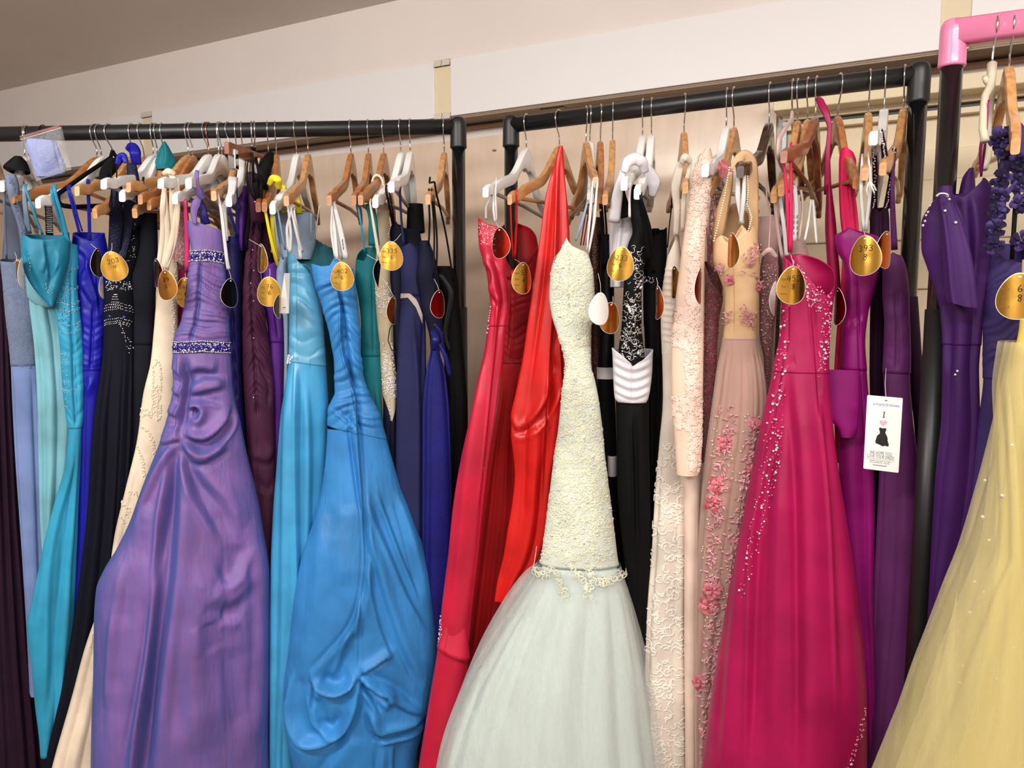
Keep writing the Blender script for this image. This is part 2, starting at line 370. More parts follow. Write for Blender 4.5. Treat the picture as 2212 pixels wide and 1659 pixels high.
def hook_mesh(z1=-.062, r=.0016, R=.0204):
    pts = []
    for i in range(26):
        a = math.radians(205-i*(205+28)/25); pts.append((R*math.cos(a), 0, R*math.sin(a)))
    for t in np.linspace(0, 1, 9)[1:]:
        x = R*math.cos(math.radians(-28)); z = R*math.sin(math.radians(-28)); s = t*t*(3-2*t)
        pts.append((x*(1-s), 0, z+(-.044-z)*t))
    pts.append((0, 0, z1)); b = MB(); b.sweep(pts, r, 8, up=(0, 1, 0)); return b.mesh('hook')
def bar_mesh(z=-.197, x=.188, r=.0045):
    b = MB(); b.sweep([(-x, -.012, z+.012), (-x*.98, -.012, z), (0, -.004, z), (x*.98, -.012, z), (x, -.012, z+.012)], r, 10); return b.mesh('trouser_bar')
def flock_mesh(loop=True):
    """slim flocked hanger: bent rod, closed with a lower bar and rounded corners"""
    b = MB(); pts = [(0, 0, -.045), (.012, 0, -.062)]
    for t in np.linspace(0, 1, 10)[1:]: pts.append((.012+.19*t, 0, -.064-.078*t**1.1))
    for a in np.linspace(60, -80, 9): pts.append((.2+.016*math.cos(math.radians(a)), 0, -.158+.016*math.sin(math.radians(a))))
    pts.append((.17, 0, -.178)); right = pts; left = [(-x, y, z) for x, y, z in right][::-1]
    full = right+left; full.append(full[0]); b.sweep(full, .0055, 10, up=(0, 1, 0), cap=False, flat=.6); return b.mesh('hanger_body')
ME = {'body': arm_mesh(.0135), 'bodyt': arm_mesh(.016), 'hook': hook_mesh(), 'bar': bar_mesh(), 'flock': flock_mesh(), 'hookb': hook_mesh(-.05, .0019)}
def obj_from(name, me, mat, parent):
    o = bpy.data.objects.new(name, me); COL.objects.link(o); o.parent = parent
    if len(me.materials) == 0: me.materials.append(mat); me.polygons.foreach_set('use_smooth', [True]*len(me.polygons))
    o.material_slots[0].link = 'OBJECT'; o.material_slots[0].material = mat
    return o
KIND = {'light': ('body', 'woodl'), 'oak': ('body', 'woodo'), 'red': ('body', 'woodr'), 'dark': ('bodyt', 'woodd'), 'white': ('bodyt', 'white'), 'flock': ('flock', 'velvet'), 'blush': ('flock', 'pinkvel')}
PROTO = {}
for kd, (me, mt) in KIND.items():
    o = bpy.data.objects.new('clothes_hanger', None); COL.objects.link(o); o.empty_display_size = .03
    obj_from('hanger_body', ME[me], M[mt], o)
    obj_from('hook', ME['hookb' if me == 'flock' else 'hook'], M['chrome'], o)
    if me != 'flock': obj_from('trouser_bar', ME['bar'], M['greybar'] if kd == 'white' else M[mt], o)
    PROTO[kd] = [o, False]
def px_of(P):
    P = np.asarray(P)-EYE; f = P[..., 1]*_c-P[..., 2]*_s; up = P[..., 1]*_s+P[..., 2]*_c
    return CX+FPX*P[..., 0]/f, CY-FPX*up/f
HANGERS = {}
def hang(key, R, hx, tip, kind, label, group, hookmat=None, dz=0.0, tiltmax=9, zr=RZ):
    """put a hanger over the rail at pixel column hx and turn it until its front tip shows at tip"""
    y = np.interp(hx, [px_of(R.p)[0], px_of(R.q)[0]], [px_of(R.p)[1], px_of(R.q)[1]])
    if hx < px_of(R.p)[0] or hx > px_of(R.q)[0]:
        (x0, y0), (x1, y1) = px_of(R.p), px_of(R.q); y = y0+(hx-x0)*(y1-y0)/(x1-x0)
    C = rp(R, hx, y); C[2] = zr
    base = math.atan2(R.n[1], R.n[0]); best = None
    tl = np.array([.213, -.014, -.205 if kind != 'flock' else -.17])
    for th in np.radians(np.arange(-72, 73, 1.5)):
        for ti in np.radians(np.arange(-tiltmax, tiltmax+.1, 1.5)):
            x = tl[0]*math.cos(ti)+tl[2]*math.sin(ti); z = -tl[0]*math.sin(ti)+tl[2]*math.cos(ti)
            c, s = math.cos(base+th), math.sin(base+th)
            p = C+np.array([c*x-s*tl[1], s*x+c*tl[1], z+dz]); q = px_of(p)
            e = (q[0]-tip[0])**2+(q[1]-tip[1])**2+abs(th)*40+abs(ti)*300
            if best is None or e < best[0]: best = (e, th, ti, p)
    src, used = PROTO[kind]
    if not used: o = src; kids = list(src.children); PROTO[kind][1] = True
    else:
        o = src.copy(); COL.objects.link(o); kids = []
        for ch in src.children:
            c_ = ch.copy(); COL.objects.link(c_); c_.parent = o; kids.append(c_)
    o.rotation_euler = (0, best[2], base+best[1]); o.location = C+np.array([0, 0, dz])
    tag(o, label, 'clothes hanger', group)
    if hookmat:
        for c_ in kids:
            if c_.name.startswith('hook'): c_.material_slots[0].material = hookmat
    HANGERS[key] = (o, best[3]); return o
GA, GB = 'hangers on the left rack', 'hangers on the middle rack'
def H(key, R, hx, tip, kind, label, **k): hang(key, R, hx, tip, kind, label, GA if R is RA else GB if R is RB else 'hangers on the pink rail', **k)
H('a0', RA, -14, (-60, 470), 'light', 'wooden hanger cut off by the left edge of the photo')
H('a1', RA, 52, (2, 398), 'white', 'white hanger at the far left behind the plastic bag, holding a grey lace strap')
H('a1b', RA, 60, (-50, 425), 'white', 'white hanger cut off by the left edge, its arm just behind the bag')
H('a2', RA, 209, (30, 428), 'oak', 'long brown wooden hanger whose tip is leftmost, above the teal bodice')
H('a3', RA, 216, (82, 440), 'white', 'white hanger under the leftmost wooden tip, holding teal straps')
H('a4', RA, 237, (120, 455), 'flock', 'black flocked hanger with rounded open corner above the royal blue dress')
H('a5', RA, 286, (168, 418), 'light', 'light wooden hanger with a royal blue strap over its top')
H('a6', RA, 306, (206, 466), 'light', 'low light wooden hanger right above the tag marked 203')
H('a7', RA, 332, (226, 382), 'white', 'white hanger holding thin black straps left of the teal fabric point')
H('a8', RA, 338, (264, 430), 'white', 'white hanger tip below and right of the one with black straps')
H('a9', RA, 351, (291, 465), 'light', 'wooden hanger under the pointed teal fabric')
H('a10', RA, 408, (281, 405), 'light', 'highest of the three wooden hangers right of the teal fabric point')
H('a11', RA, 415, (303, 432), 'oak', 'middle of the three wooden hangers right of the teal fabric point')
H('a12', RA, 447, (322, 444), 'oak', 'lowest of the three wooden hangers right of the teal fabric point')
H('a13', RA, 452, (350, 400), 'white', 'white hanger with a copper hook holding the cream beaded dress', hookmat=M['copper'])
H('a14', RA, 472, (407, 375), 'white', 'white hanger holding the twisted strap of the big purple dress')
H('a15', RA, 478, (379, 432), 'white', 'white hanger just below the purple dress hanger, with a pink strap on its tip')
H('a17', RA, 510, (461, 424), 'light', 'wooden hanger with a white ribbon just right of the twisted purple strap')
H('a18', RA, 522, (496, 440), 'white', 'white hanger half hidden under the brown clip hanger')
H('a19', RA, 543, (530, 372), 'flock', 'black flocked hanger with its corner under the brown clip hanger')
H('a20', RA, 549, (553, 425), 'flock', 'black flocked hanger draped with ruffled black straps')
H('a21', RA, 578, (556, 448), 'red', 'reddish wooden hanger mostly hidden behind the yellow strap')
H('a23', RA, 595, (570, 450), 'oak', 'wooden hanger with a yellow fabric strap over its arm')
H('a24', RA, 638, (590, 455), 'white', 'white hanger above the sky blue dress')
H('a25', RA, 664, (617, 438), 'light', 'light wooden hanger with white ribbons, right above the sky blue dress')
H('a26', RA, 757, (712, 438), 'oak', 'wooden hanger holding the cornflower blue dress by printed white ribbons')
H('a27', RA, 795, (762, 434), 'oak', 'wooden hanger holding thin teal straps, just left of the one with the jewelled ring')
H('a28', RA, 828, (780, 434), 'oak', 'wooden hanger with a jewelled loop round its arm')
H('a29', RA, 865, (809, 440), 'white', 'left of the two white hangers near the right end of the left rack')
H('a30', RA, 886, (844, 408), 'white', 'right of the two white hangers near the right end of the left rack')
H('a31', RA, 959, (925, 432), 'light', 'last wooden hanger of the left rack beside its corner joint')
H('b1', RB, 1138, (1052, 414), 'white', 'white hanger at the left end of the middle rack holding the crimson dress')
H('b2', RB, 1208, (1102, 436), 'light', 'wooden hanger with the bright red draped fabric pulled over its neck')
H('b3', RB, 1266, (1286, 396), 'light', 'wooden hanger turned so that its front tip points right, above the mint dress')
H('b4', RB, 1275, (1273, 428), 'white', 'thin white hanger seen edge-on above the mint dress')
H('b5', RB, 1298, (1296, 448), 'oak', 'wooden hanger seen edge-on, left of the black and white dresses')
H('b6', RB, 1324, (1307, 434), 'light', 'light wooden hanger just left of the white satin shoulder')
H('b7', RB, 1389, (1350, 398), 'white', 'white hanger with white satin wound round its arm')
H('b8', RB, 1408, (1376, 420), 'white', 'white hanger holding black straps right of the white satin')
H('b9', RB, 1479, (1480, 405), 'light', 'wooden hanger seen edge-on through an ivory lace loop')
H('b10', RB, 1571, (1520, 372), 'white', 'white hanger under the peach lace sleeve')
H('b11', RB, 1586, (1519, 424), 'light', 'wooden hanger in front of the peach lace sleeve')
H('b12', RB, 1664, (1597, 372), 'dark', 'dark walnut hanger holding the nude dress with pink flowers')
H('b13', RB, 1713, (1660, 378), 'blush', 'blush flocked hanger left of the magenta dress')
H('b14', RB, 1724, (1673, 425), 'light', 'wooden hanger with the lowest tip of the cluster above the magenta dress')
H('b15', RB, 1746, (1688, 412), 'light', 'golden wooden hanger in the middle of the cluster above the magenta dress')
H('b16', RB, 1765, (1696, 338), 'red', 'brown wooden hanger tilted upward with the magenta ribbons on its tip', tiltmax=24)
H('b17', RB, 1814, (1848, 398), 'oak', 'wooden hanger covered by hot pink pleated fabric')
H('b18', RB, 1879, (1867, 378), 'light', 'wooden hanger with a white knotted ribbon above the tag marked 393')
H('b19', RB, 1913, (1886, 306), 'white', 'white hanger with a dark beaded strap on its tip', tiltmax=20)
H('b20', RB, 1955, (1906, 366), 'light', 'last wooden hanger of the middle rack beside its right post')
H('c2', RC, 2186, (2196, 318), 'light', 'wooden hanger on the pink rail under a purple fabric flower', tiltmax=20)
# protos that were never placed
for kd, (o, used) in PROTO.items():
    if not used:
        for c_ in list(o.children): bpy.data.objects.remove(c_)
        bpy.data.objects.remove(o)
# brown clip hanger: straight bar seen in front of the black flocked hangers
def clip_hanger():
    P = rp(RA, 494, 283); P[2] = RZ
    a = rp(RA, 489, 319, .15); b = rp(RA, 572, 349, -.02)
    o = root('clip_hanger', P, 'straight brown clip hanger with square end', 'clothes hanger', GA)
    bm = MB(); d = (b-a); L_ = np.linalg.norm(d); d /= L_; up = np.array([0, 0, 1.0]); up -= d*(up@d); up /= np.linalg.norm(up); s = np.cross(d, up)
    Mx = (np.stack([d, s, up], 1), a); bm.box((0, -.006, -.014), (L_, .006, .014), Mx); bm.build('hanger_body', M['woodr'], o, False, .001)
    bm = MB(); pts = [P+RA.n*.0204*math.cos(t)+np.array([0, 0, .0204*math.sin(t)]) for t in np.linspace(3.4, -.4, 20)]+[P+RA.n*.006+np.array([.004, 0, -.03]), a+d*L_*.42+up*.012]
    bm.sweep(pts, .0016, 8); bm.build('hook', M['chrome'], o)
    bm = MB()
    for t in (.16, .8):
        c = a+d*L_*t; bm = MB(); bm.box((-.008, -.010, -.045), (.008, .010, .002), (Mx[0], c)); bm.build('clip', M['chrome'], o, False, .002)
clip_hanger()
# beige moulded plastic hanger on the pink rail
def plastic_hanger():
    P = rp(RC, 2151, 60); P[2] = RZ
    o = root('clothes_hanger', P, 'beige moulded plastic hanger with a small side hook, left on the pink rail', 'clothes hanger', 'hangers on the pink rail')
    bm = MB(); q = lambda x, y, f=.0: rp(RC, x, y, f)
    bm.sweep([q(2143, 138, .01), q(2142, 165, .02), q(2138, 190, .04), q(2128, 208, .08), q(2124, 240, .1), q(2123, 280, .12), q(2128, 305, .13)], [.007, .0065, .006, .0055, .005, .0055, .006], 12)
    bm.sweep([q(2143, 165, .01), q(2142, 210, -.03), q(2136, 260, -.05), q(2134, 300, -.03), q(2137, 318, 0), q(2133, 345, .02), q(2126, 365, .03)], .005, 12)
    bm.sweep([q(2138, 185, .03), q(2130, 176, .03), q(2127, 166, .035)], .004, 10); bm.build('hanger_body', M['beigepl'], o)
    bm = MB(); nn = RC.n
    pts = [P+nn*.0215*math.cos(t)+np.array([0, 0, .0215*math.sin(t)]) for t in np.linspace(3.4, -.4, 20)]+[q(2148, 95, .01), q(2144, 125, .01), q(2143, 140, .01)]
    bm.sweep(pts, .0017, 8); bm.build('hook', M['chrome'], o)
plastic_hanger()

# ------------------------------------------------------------------ cloth shells
def _smooth(xs, ys, q):
    """monotone cubic through the given outline points"""
    xs = np.asarray(xs, float); ys = np.asarray(ys, float); q = np.asarray(q, float)
    if len(xs) < 3: 
        s = (ys[-1]-ys[0])/(xs[-1]-xs[0]); return ys[0]+(q-xs[0])*s
    h = np.diff(xs); d = np.diff(ys)/h; m = np.zeros(len(xs)); m[0] = d[0]; m[-1] = d[-1]
    for i in range(1, len(xs)-1):
        m[i] = 0 if d[i-1]*d[i] <= 0 else 2*d[i-1]*d[i]/(d[i-1]+d[i]+1e-12)
    i = np.clip(np.searchsorted(xs, q)-1, 0, len(h)-1); t = (q-xs[i])/h[i]; tc = np.clip(t, 0, 1)
    v = (2*tc**3-3*tc**2+1)*ys[i]+(tc**3-2*tc**2+tc)*h[i]*m[i]+(-2*tc**3+3*tc**2)*ys[i+1]+(tc**3-tc**2)*h[i]*m[i+1]
    return v+np.where(q > xs[-1], (q-xs[-1])*m[-1], 0)+np.where(q < xs[0], (q-xs[0])*m[0], 0)
def _curve(pts):
    P = np.asarray(pts, float)
    if len(P) < 3: return P
    t = np.arange(len(P)); E = np.r_[[2*P[0]-P[1]], P, [2*P[-1]-P[-2]]]; out = []
    for i in range(len(P)-1):
        a, b, c, d = E[i:i+4]
        for u in np.linspace(0, 1, 5, endpoint=False): out.append(.5*((2*b)+(c-a)*u+(2*a-5*b+4*c-d)*u*u+(3*b-a-3*c+d)*u**3))
    return np.array(out+[P[-1]])
class Shell:
    """closed hanging cloth body. prof = outline rows (y, left, right) as seen from the photo's viewpoint, given real
    depth: an oval section of half depth k * half width, standing f metres in front of the rail it hangs from."""
    def __init__(s, R, f, prof, k=.6, dmin=.018, dmax=.13, back=.06, folds=(6, .006), fy=None, soft=.0, ruche=(), ridges=(), seed=0, cxp=None, z0=None, edge=.6, sharp=1.0):
        s.prof = sorted(prof); s.ys = [p[0] for p in s.prof]; s.k = k; s.dmin = dmin; s.dmax = dmax; s.back = back
        s.folds = folds; s.fy = fy or (s.ys[0]+40, s.ys[0]+500); s.soft = soft; s.ruche = ruche; s.ridges = [(_curve(a), b, c) for a, b, c in ridges]; s.edge = edge; s.sharp = sharp
        s.rng = np.random.RandomState(seed+int(abs(s.prof[0][1]))+7); s.ph = s.rng.rand(40)*6.283
        top = s.prof[0]; cxp = cxp if cxp is not None else (top[1]+top[2])/2
        C = rp(R, cxp, top[0], f); d = np.array([C[0], C[1], 0.0]); s.dc = np.linalg.norm(d); s.v = d/s.dc; s.r = np.array([s.v[1], -s.v[0], 0.0])
        s.base = np.array([C[0], C[1], 0.0])
    def edges(s, y): return _smooth(s.ys, [p[1] for p in s.prof], y), _smooth(s.ys, [p[2] for p in s.prof], y)
    def lat(s, px, y):
        d = ray(px, y); return (d@s.r)*s.dc/(d@s.v)
    def ev(s, ph, y, lift=0.0):
        ph = np.asarray(ph, float); y = np.asarray(y, float); ph, y = np.broadcast_arrays(ph, y)
        xl, xr = s.edges(y); xl, xr = np.minimum(xl, xr-1), np.maximum(xr, xl+1)
        Ll, Lr = s.lat(xl, y), s.lat(xr, y); hw = (Lr-Ll)/2
        D = np.clip(s.k*hw, s.dmin, s.dmax); sn = np.sin(ph); cs = np.cos(ph); front = sn >= 0
        Db = np.maximum(D, s.back)
        dep = np.where(front, D*np.abs(sn)**.85, -Db*np.abs(sn)**.7)
        t = (1-cs)/2; px = xl+(xr-xl)*t
        g = s.disp(ph, t, px, y, hw)*np.abs(sn)**s.edge+lift
        nx = -cs/np.maximum(hw, .01); ny = sn/np.maximum(D, .01); nn = np.sqrt(nx*nx+ny*ny)+1e-9; nx /= nn; ny /= nn
        L = (Ll+Lr)/2-cs*hw+g*nx; dep = dep+g*ny
        mid = ray((xl+xr)/2, y); z = EYE[2]+mid[..., 2]*(s.dc-.4*D)/(mid@s.v)
        P = s.r*L[..., None]+s.v*(s.dc-dep)[..., None]; P[..., 2] = z
        Nn = s.r*nx[..., None]-s.v*ny[..., None]
        return P, Nn
    def disp(s, ph, t, px, y, hw):
        n, a = s.folds; p = s.ph; r = np.clip((y-s.fy[0])/(s.fy[1]-s.fy[0]), 0, 1); r = r*r*(3-2*r)
        w = ph+.28*np.sin(2*ph+p[0])+.14*np.sin(3*ph+p[1])+.0004*(y-700)*np.sin(ph+p[2])
        g = a*r*((np.abs(np.sin(w*n/2+p[3]))**s.sharp)-.62+.45*np.sin(w*n*.83+p[4]+.002*y))
        if s.soft:
            for i in range(6):
                g = g+s.soft*.4*np.sin(px*(.02+.016*i)*np.cos(p[5+i])+y*(.008+.006*i)*np.sin(p[12+i]*1.3)+p[20+i]+1.5*np.sin(y*.006+px*.009+p[28+i]))
        for (y0, y1, per, amp, tc, sl) in s.ruche:
            win = np.clip((y-y0)/12, 0, 1)*np.clip((y1-y)/12, 0, 1)
            q = y+sl*np.abs(t-tc)*2+per*(.5*np.sin(px*.035+y*.017+p[30])+.22*np.sin(px*.075-y*.04+p[31]))
            g = g+amp*win*((np.abs(np.sin(q*math.pi/per))**.8-.5)*(.75+.45*np.sin(px*.05+y*.09+p[33]))+.45*np.sin(q*math.pi/per*.61+p[32]+2*t))
            g = g-amp*1.8*win*np.exp(-((t-tc)*2*hw/.004)**2)*(tc > 0)*(tc < 1)
        for pts, wd, amp in s.ridges:
            P = np.asarray(pts, float); sg = np.hypot(*np.diff(P, axis=0).T); tot = sg.sum()+1e-9; acc = 0; best = np.full(px.shape, 1e9); sd = np.zeros(px.shape); pos = np.zeros(px.shape)
            for i in range(len(P)-1):
                a_, b_ = P[i], P[i+1]; ab = b_-a_; u = np.clip(((px-a_[0])*ab[0]+(y-a_[1])*ab[1])/(ab@ab), 0, 1)
                dx = px-a_[0]-u*ab[0]; dy = y-a_[1]-u*ab[1]; d = np.hypot(dx, dy); c = d < best
                best = np.where(c, d, best); sd = np.where(c, np.sign(ab[0]*dy-ab[1]*dx+1e-9), sd); pos = np.where(c, (acc+u*sg[i])/tot, pos); acc += sg[i]
            # steep on one side, easing out on the other, fading toward its ends
            w = np.where(sd > 0, wd*.75, wd*1.9) if wd > 3 else wd
            fade = np.clip(np.minimum(pos/.16+.15, (1-pos)/.22+.1), 0, 1)
            g = g+amp*fade*np.exp(-(best/w)**2)*(np.sin(ph) > 0)
            if wd > 3: g = g-.5*amp*fade*np.exp(-((best-wd*1.5)/(wd*.6))**2)*(sd > 0)*(np.sin(ph) > 0)
        return g
    def at(s, px, py, lift=.001):
        px = np.asarray(px, float); py = np.asarray(py, float); xl, xr = s.edges(py)
        t = np.clip((px-xl)/(xr-xl), .01, .99); return s.ev(np.arccos(1-2*t), py, lift)
    def build(s, name, y0, y1, mat, parent, step=7, nf=72, rim=None, rimb=0, thick=0, off=0.0, hem=None, flare=None):
        nb = max(14, nf//4); ph = np.concatenate([np.linspace(0, math.pi, nf, endpoint=False), np.linspace(math.pi, 2*math.pi, nb, endpoint=False)])
        n = len(ph); m = max(3, int((y1-y0)/step)); k = np.linspace(0, 1, m)[:, None]
        ro = np.zeros(n); he = np.zeros(n)
        if rim is not None:
            tf = (1-np.cos(ph))/2; ro = np.where(ph < math.pi, np.interp(tf, [p[0] for p in rim], [p[1] for p in rim]), rimb*np.abs(np.sin(ph))**.5+np.interp(tf, [0, 1], [rim[0][1], rim[-1][1]])*(1-np.abs(np.sin(ph))**.5))
        if hem is not None:
            tf = (1-np.cos(ph))/2; he = np.interp(tf, [p[0] for p in hem], [p[1] for p in hem])
        Y = (y0+ro)[None]+(((y1+he)-(y0+ro))[None])*k
        lf = np.full_like(Y, off)
        if flare: lf = lf+flare*(k**2)
        P, _ = s.ev(np.broadcast_to(ph[None], Y.shape), Y, lf); V = P.reshape(-1, 3)
        i = np.arange(m-1)[:, None]*n; j = np.arange(n)[None]; j2 = (j+1) % n
        F = np.stack([i+j, i+n+j, i+n+j2, i+j2], -1).reshape(-1, 4)
        me = bpy.data.meshes.new(name); me.from_pydata(V.tolist(), [], F.tolist()); me.update()
        o = link(name, me, mat, parent)
        if thick:
            md = o.modifiers.new('thickness', 'SOLIDIFY'); md.thickness = thick; md.offset = -1
        return o
def dress(R, S, label, group=None, name='dress', cat='dress'):
    return root(name, (S.base[0], S.base[1], .3), label, cat, group or ('dresses on the left rack' if R is RA else 'dresses on the middle rack' if R is RB else 'dresses on the pink rail'))
def ribbon(parent, R, pts, wpx, mat, name='strap', flat=.07, n=6):
    """flat band along (x, y, f) points"""
    if name in ('strap', 'hanging_loop') and pts[0][2] >= .19: pts = [(pts[0][0]+1, pts[0][1]-13, pts[0][2]-.02)]+list(pts); wpx = wpx if np.isscalar(wpx) else [wpx[0]]+list(wpx)
    P = np.array([rp(R, x, y, f) for x, y, f in pts]); c = P.mean(0)-EYE; c /= np.linalg.norm(c); dist = np.linalg.norm(P.mean(0)-EYE)
    # resample smoothly
    tt = np.arange(len(P)); q = np.linspace(0, len(P)-1, 1+(len(P)-1)*6); Q = np.stack([_smooth(tt, P[:, i], q) for i in range(3)], 1) if len(P) > 2 else np.stack([np.interp(q, tt, P[:, i]) for i in range(3)], 1)
    w = np.interp(q, tt, np.broadcast_to(np.asarray(wpx, float), (len(P),)))/2*dist/FPX
    b = MB(); b.sweep(Q, w, n, flat=flat, up=-c); return b.build(name, mat, parent)
def beads(parent, P, r, mat, name='beading'):
    P = np.asarray(P); r = np.broadcast_to(np.asarray(r, float), (len(P),))
    if len(P) <= 16:
        for i in range(len(P)): b = MB(); b.balls(P[i:i+1], r[i:i+1]); o = b.build('crystal', mat, parent)
        return o
    b = MB(); b.balls(P, r); return tag(b.build(name, mat, parent, smooth=True), kind='stuff')
def surf_beads(S, parent, pts, r, mat, name='beading', jit=.3, lift=.001):
    pts = np.asarray(pts, float); P, N = S.at(pts[:, 0], pts[:, 1], lift)
    rr = np.broadcast_to(np.asarray(r, float), (len(pts),))*(1+jit*(np.random.RandomState(3).rand(len(pts))-.5)); return beads(parent, P, rr, mat, name)
def scatter(poly, n, seed=1):
    """random points inside a pixel polygon"""
    rs = np.random.RandomState(seed); P = np.asarray(poly, float); out = []
    lo, hi = P.min(0), P.max(0)
    while len(out) < n:
        q = lo+(hi-lo)*rs.rand(2); c = False; j = len(P)-1
        for i in range(len(P)):
            if (P[i][1] > q[1]) != (P[j][1] > q[1]) and q[0] < (P[j][0]-P[i][0])*(q[1]-P[i][1])/(P[j][1]-P[i][1]+1e-9)+P[i][0]: c = not c
            j = i
        if c: out.append(q)
    return np.array(out)
def along(pl, n, wob=0, seed=1):
    P = np.asarray(pl, float); d = np.r_[0, np.cumsum(np.hypot(*np.diff(P, axis=0).T))]; q = np.linspace(0, d[-1], n)
    o = np.stack([np.interp(q, d, P[:, 0]), np.interp(q, d, P[:, 1])], 1); return o+wob*(np.random.RandomState(seed).rand(n, 2)-.5)*2
def curls(S, parent, pts, size, r, mat, name='lace', seed=2, turns=(.7, 1.5), lift=.0012):
    rs = np.random.RandomState(seed); b = MB(); k = 11
    X = []
    for (x, y) in pts:
        a0 = rs.rand()*6.28; tn = (turns[0]+(turns[1]-turns[0])*rs.rand())*6.28*rs.choice([-1, 1]); sz = size*(.6+.8*rs.rand()); u = np.linspace(0, 1, k)
        R_ = sz*(1-.75*u); X.append(np.stack([x+R_*np.cos(a0+tn*u), y+R_*np.sin(a0+tn*u)], 1))
    X = np.array(X); P, N = S.at(X[..., 0], X[..., 1], lift)
    T = np.gradient(P, axis=1); T /= np.linalg.norm(T, axis=2)[..., None]+1e-12; B = np.cross(T, N); B /= np.linalg.norm(B, axis=2)[..., None]+1e-12
    rr = r*np.interp(np.linspace(0, 1, k), [0, .2, .8, 1], [.5, 1, 1, .6])[None, :, None]
    ring = np.stack([P+B*rr, P+N*rr*.9, P-B*rr], 2)       # m, k, 3, 3
    m = len(X); V = ring.reshape(-1, 3); base = (np.arange(m)*k*3)[:, None, None]+(np.arange(k-1)*3)[None, :, None]
    F = []
    for a, c in ((0, 1), (1, 2)): F.append(np.stack([base[..., 0]+a, base[..., 0]+3+a, base[..., 0]+3+c, base[..., 0]+c], -1).reshape(-1, 4))
    b.add(V, np.concatenate(F).tolist()); return tag(b.build(name, mat, parent), kind='stuff')
def leaves(S, parent, items, mat, name='leaf_applique', lift=.002):
    """small pointed folded leaves: (x, y, angle, length px)"""
    b = MB(); 
    for x, y, a, L in items:
        u = np.array([math.cos(a), math.sin(a)]); w = np.array([-u[1], u[0]]); c = np.array([x, y])
        pts = [c, c+u*L*.35+w*L*.22, c+u*L, c+u*L*.35-w*L*.22, c+u*L*.5]
        P, N = S.at([p[0] for p in pts], [p[1] for p in pts], lift); P[4] += N[4]*.003; P[2] += N[2]*.002
        b.add(P, [(0, 1, 4), (1, 2, 4), (2, 3, 4), (3, 0, 4)])
    return tag(b.build(name, mat, parent, smooth=False), kind='stuff')
def rose(S, parent, x, y, sz, mats, seed=0):
    rs = np.random.RandomState(seed); b = MB()
    for layer, (cnt, rad, tilt) in enumerate(((6, 1.0, .25), (5, .72, .6), (4, .45, 1.0), (3, .22, 1.3))):
        for i in range(cnt):
            a = 6.283*i/cnt+rs.rand()*.6+layer; m = 5; V = []
            P0, N0 = S.at(x, y, .002); mpp = S.dc/FPX; U = S.r; Wv = np.array([0, 0, 1.0])
            for r_ in (0, .35, .7, 1.0):
                for s_ in np.linspace(-1, 1, m):
                    wd = .55*math.sin(min(1, r_*1.25+.12)*math.pi*.62); aa = a+s_*wd*.95; rr = sz*rad*(r_*(1-.16*abs(s_)**2.2)+.05)*(1+.05*rs.randn()*(r_ == 1.0))
                    hgt = sz*(math.sin(tilt)*r_*.38*rad+.10*layer+.05*math.sin(3*s_+i)-(r_ == 1.0)*.08)
                    V.append(P0+(U*math.cos(aa)+Wv*math.sin(aa))*rr*mpp+N0*(hgt*mpp+.001))
            F = [(p*m+q, p*m+q+1, (p+1)*m+q+1, (p+1)*m+q) for p in range(3) for q in range(m-1)]
            b.add(V, F, 1 if rs.rand() < .3 else 0)
    return b.build('fabric_rose', mats, parent)

# ------------------------------------------------------------------ swing tags
STROKE = {
 '0': [[(.5,1),(.15,.8),(.05,.4),(.3,0),(.75,.1),(.9,.5),(.8,.85),(.5,1)]], '1': [[(.5,1),(.45,0)]],
 '2': [[(.1,.8),(.4,1),(.8,.85),(.7,.5),(.1,.05),(.5,.0),(.95,.1)]],
 '3': [[(.1,.95),(.5,1),(.85,.8),(.45,.55),(.85,.35),(.6,.02),(.05,.08)]],
 '4': [[(.35,1),(.05,.45),(.9,.5)],[(.75,.95),(.6,0)]],
 '5': [[(.9,1),(.3,.95),(.2,.58),(.65,.6),(.8,.3),(.5,0),(.1,.08)]],
 '6': [[(.6,1),(.2,.6),(.1,.2),(.45,0),(.8,.2),(.6,.45),(.2,.3)]],
 '7': [[(.05,.9),(.9,1),(.5,0)],[(.25,.5),(.8,.52)]],
 '8': [[(.8,.9),(.4,1),(.2,.75),(.75,.35),(.6,.02),(.2,.1),(.3,.4),(.8,.75),(.8,.9)]],
 '9': [[(.85,.7),(.5,.5),(.15,.7),(.45,1),(.85,.9),(.8,.5),(.5,0)]]}
def text_mesh(txt, size, name='print'):
    c = bpy.data.curves.new(name, 'FONT'); c.body = txt; c.size = size; c.align_x = 'CENTER'; c.resolution_u = 2; c.extrude = 0
    t = bpy.data.objects.new(name, c); COL.objects.link(t); bpy.context.view_layer.update()
    me = bpy.data.meshes.new_from_object(t.evaluated_get(bpy.context.evaluated_depsgraph_get())); COL.objects.unlink(t); bpy.data.objects.remove(t)
    me.materials.clear(); return me
PRINT = {}
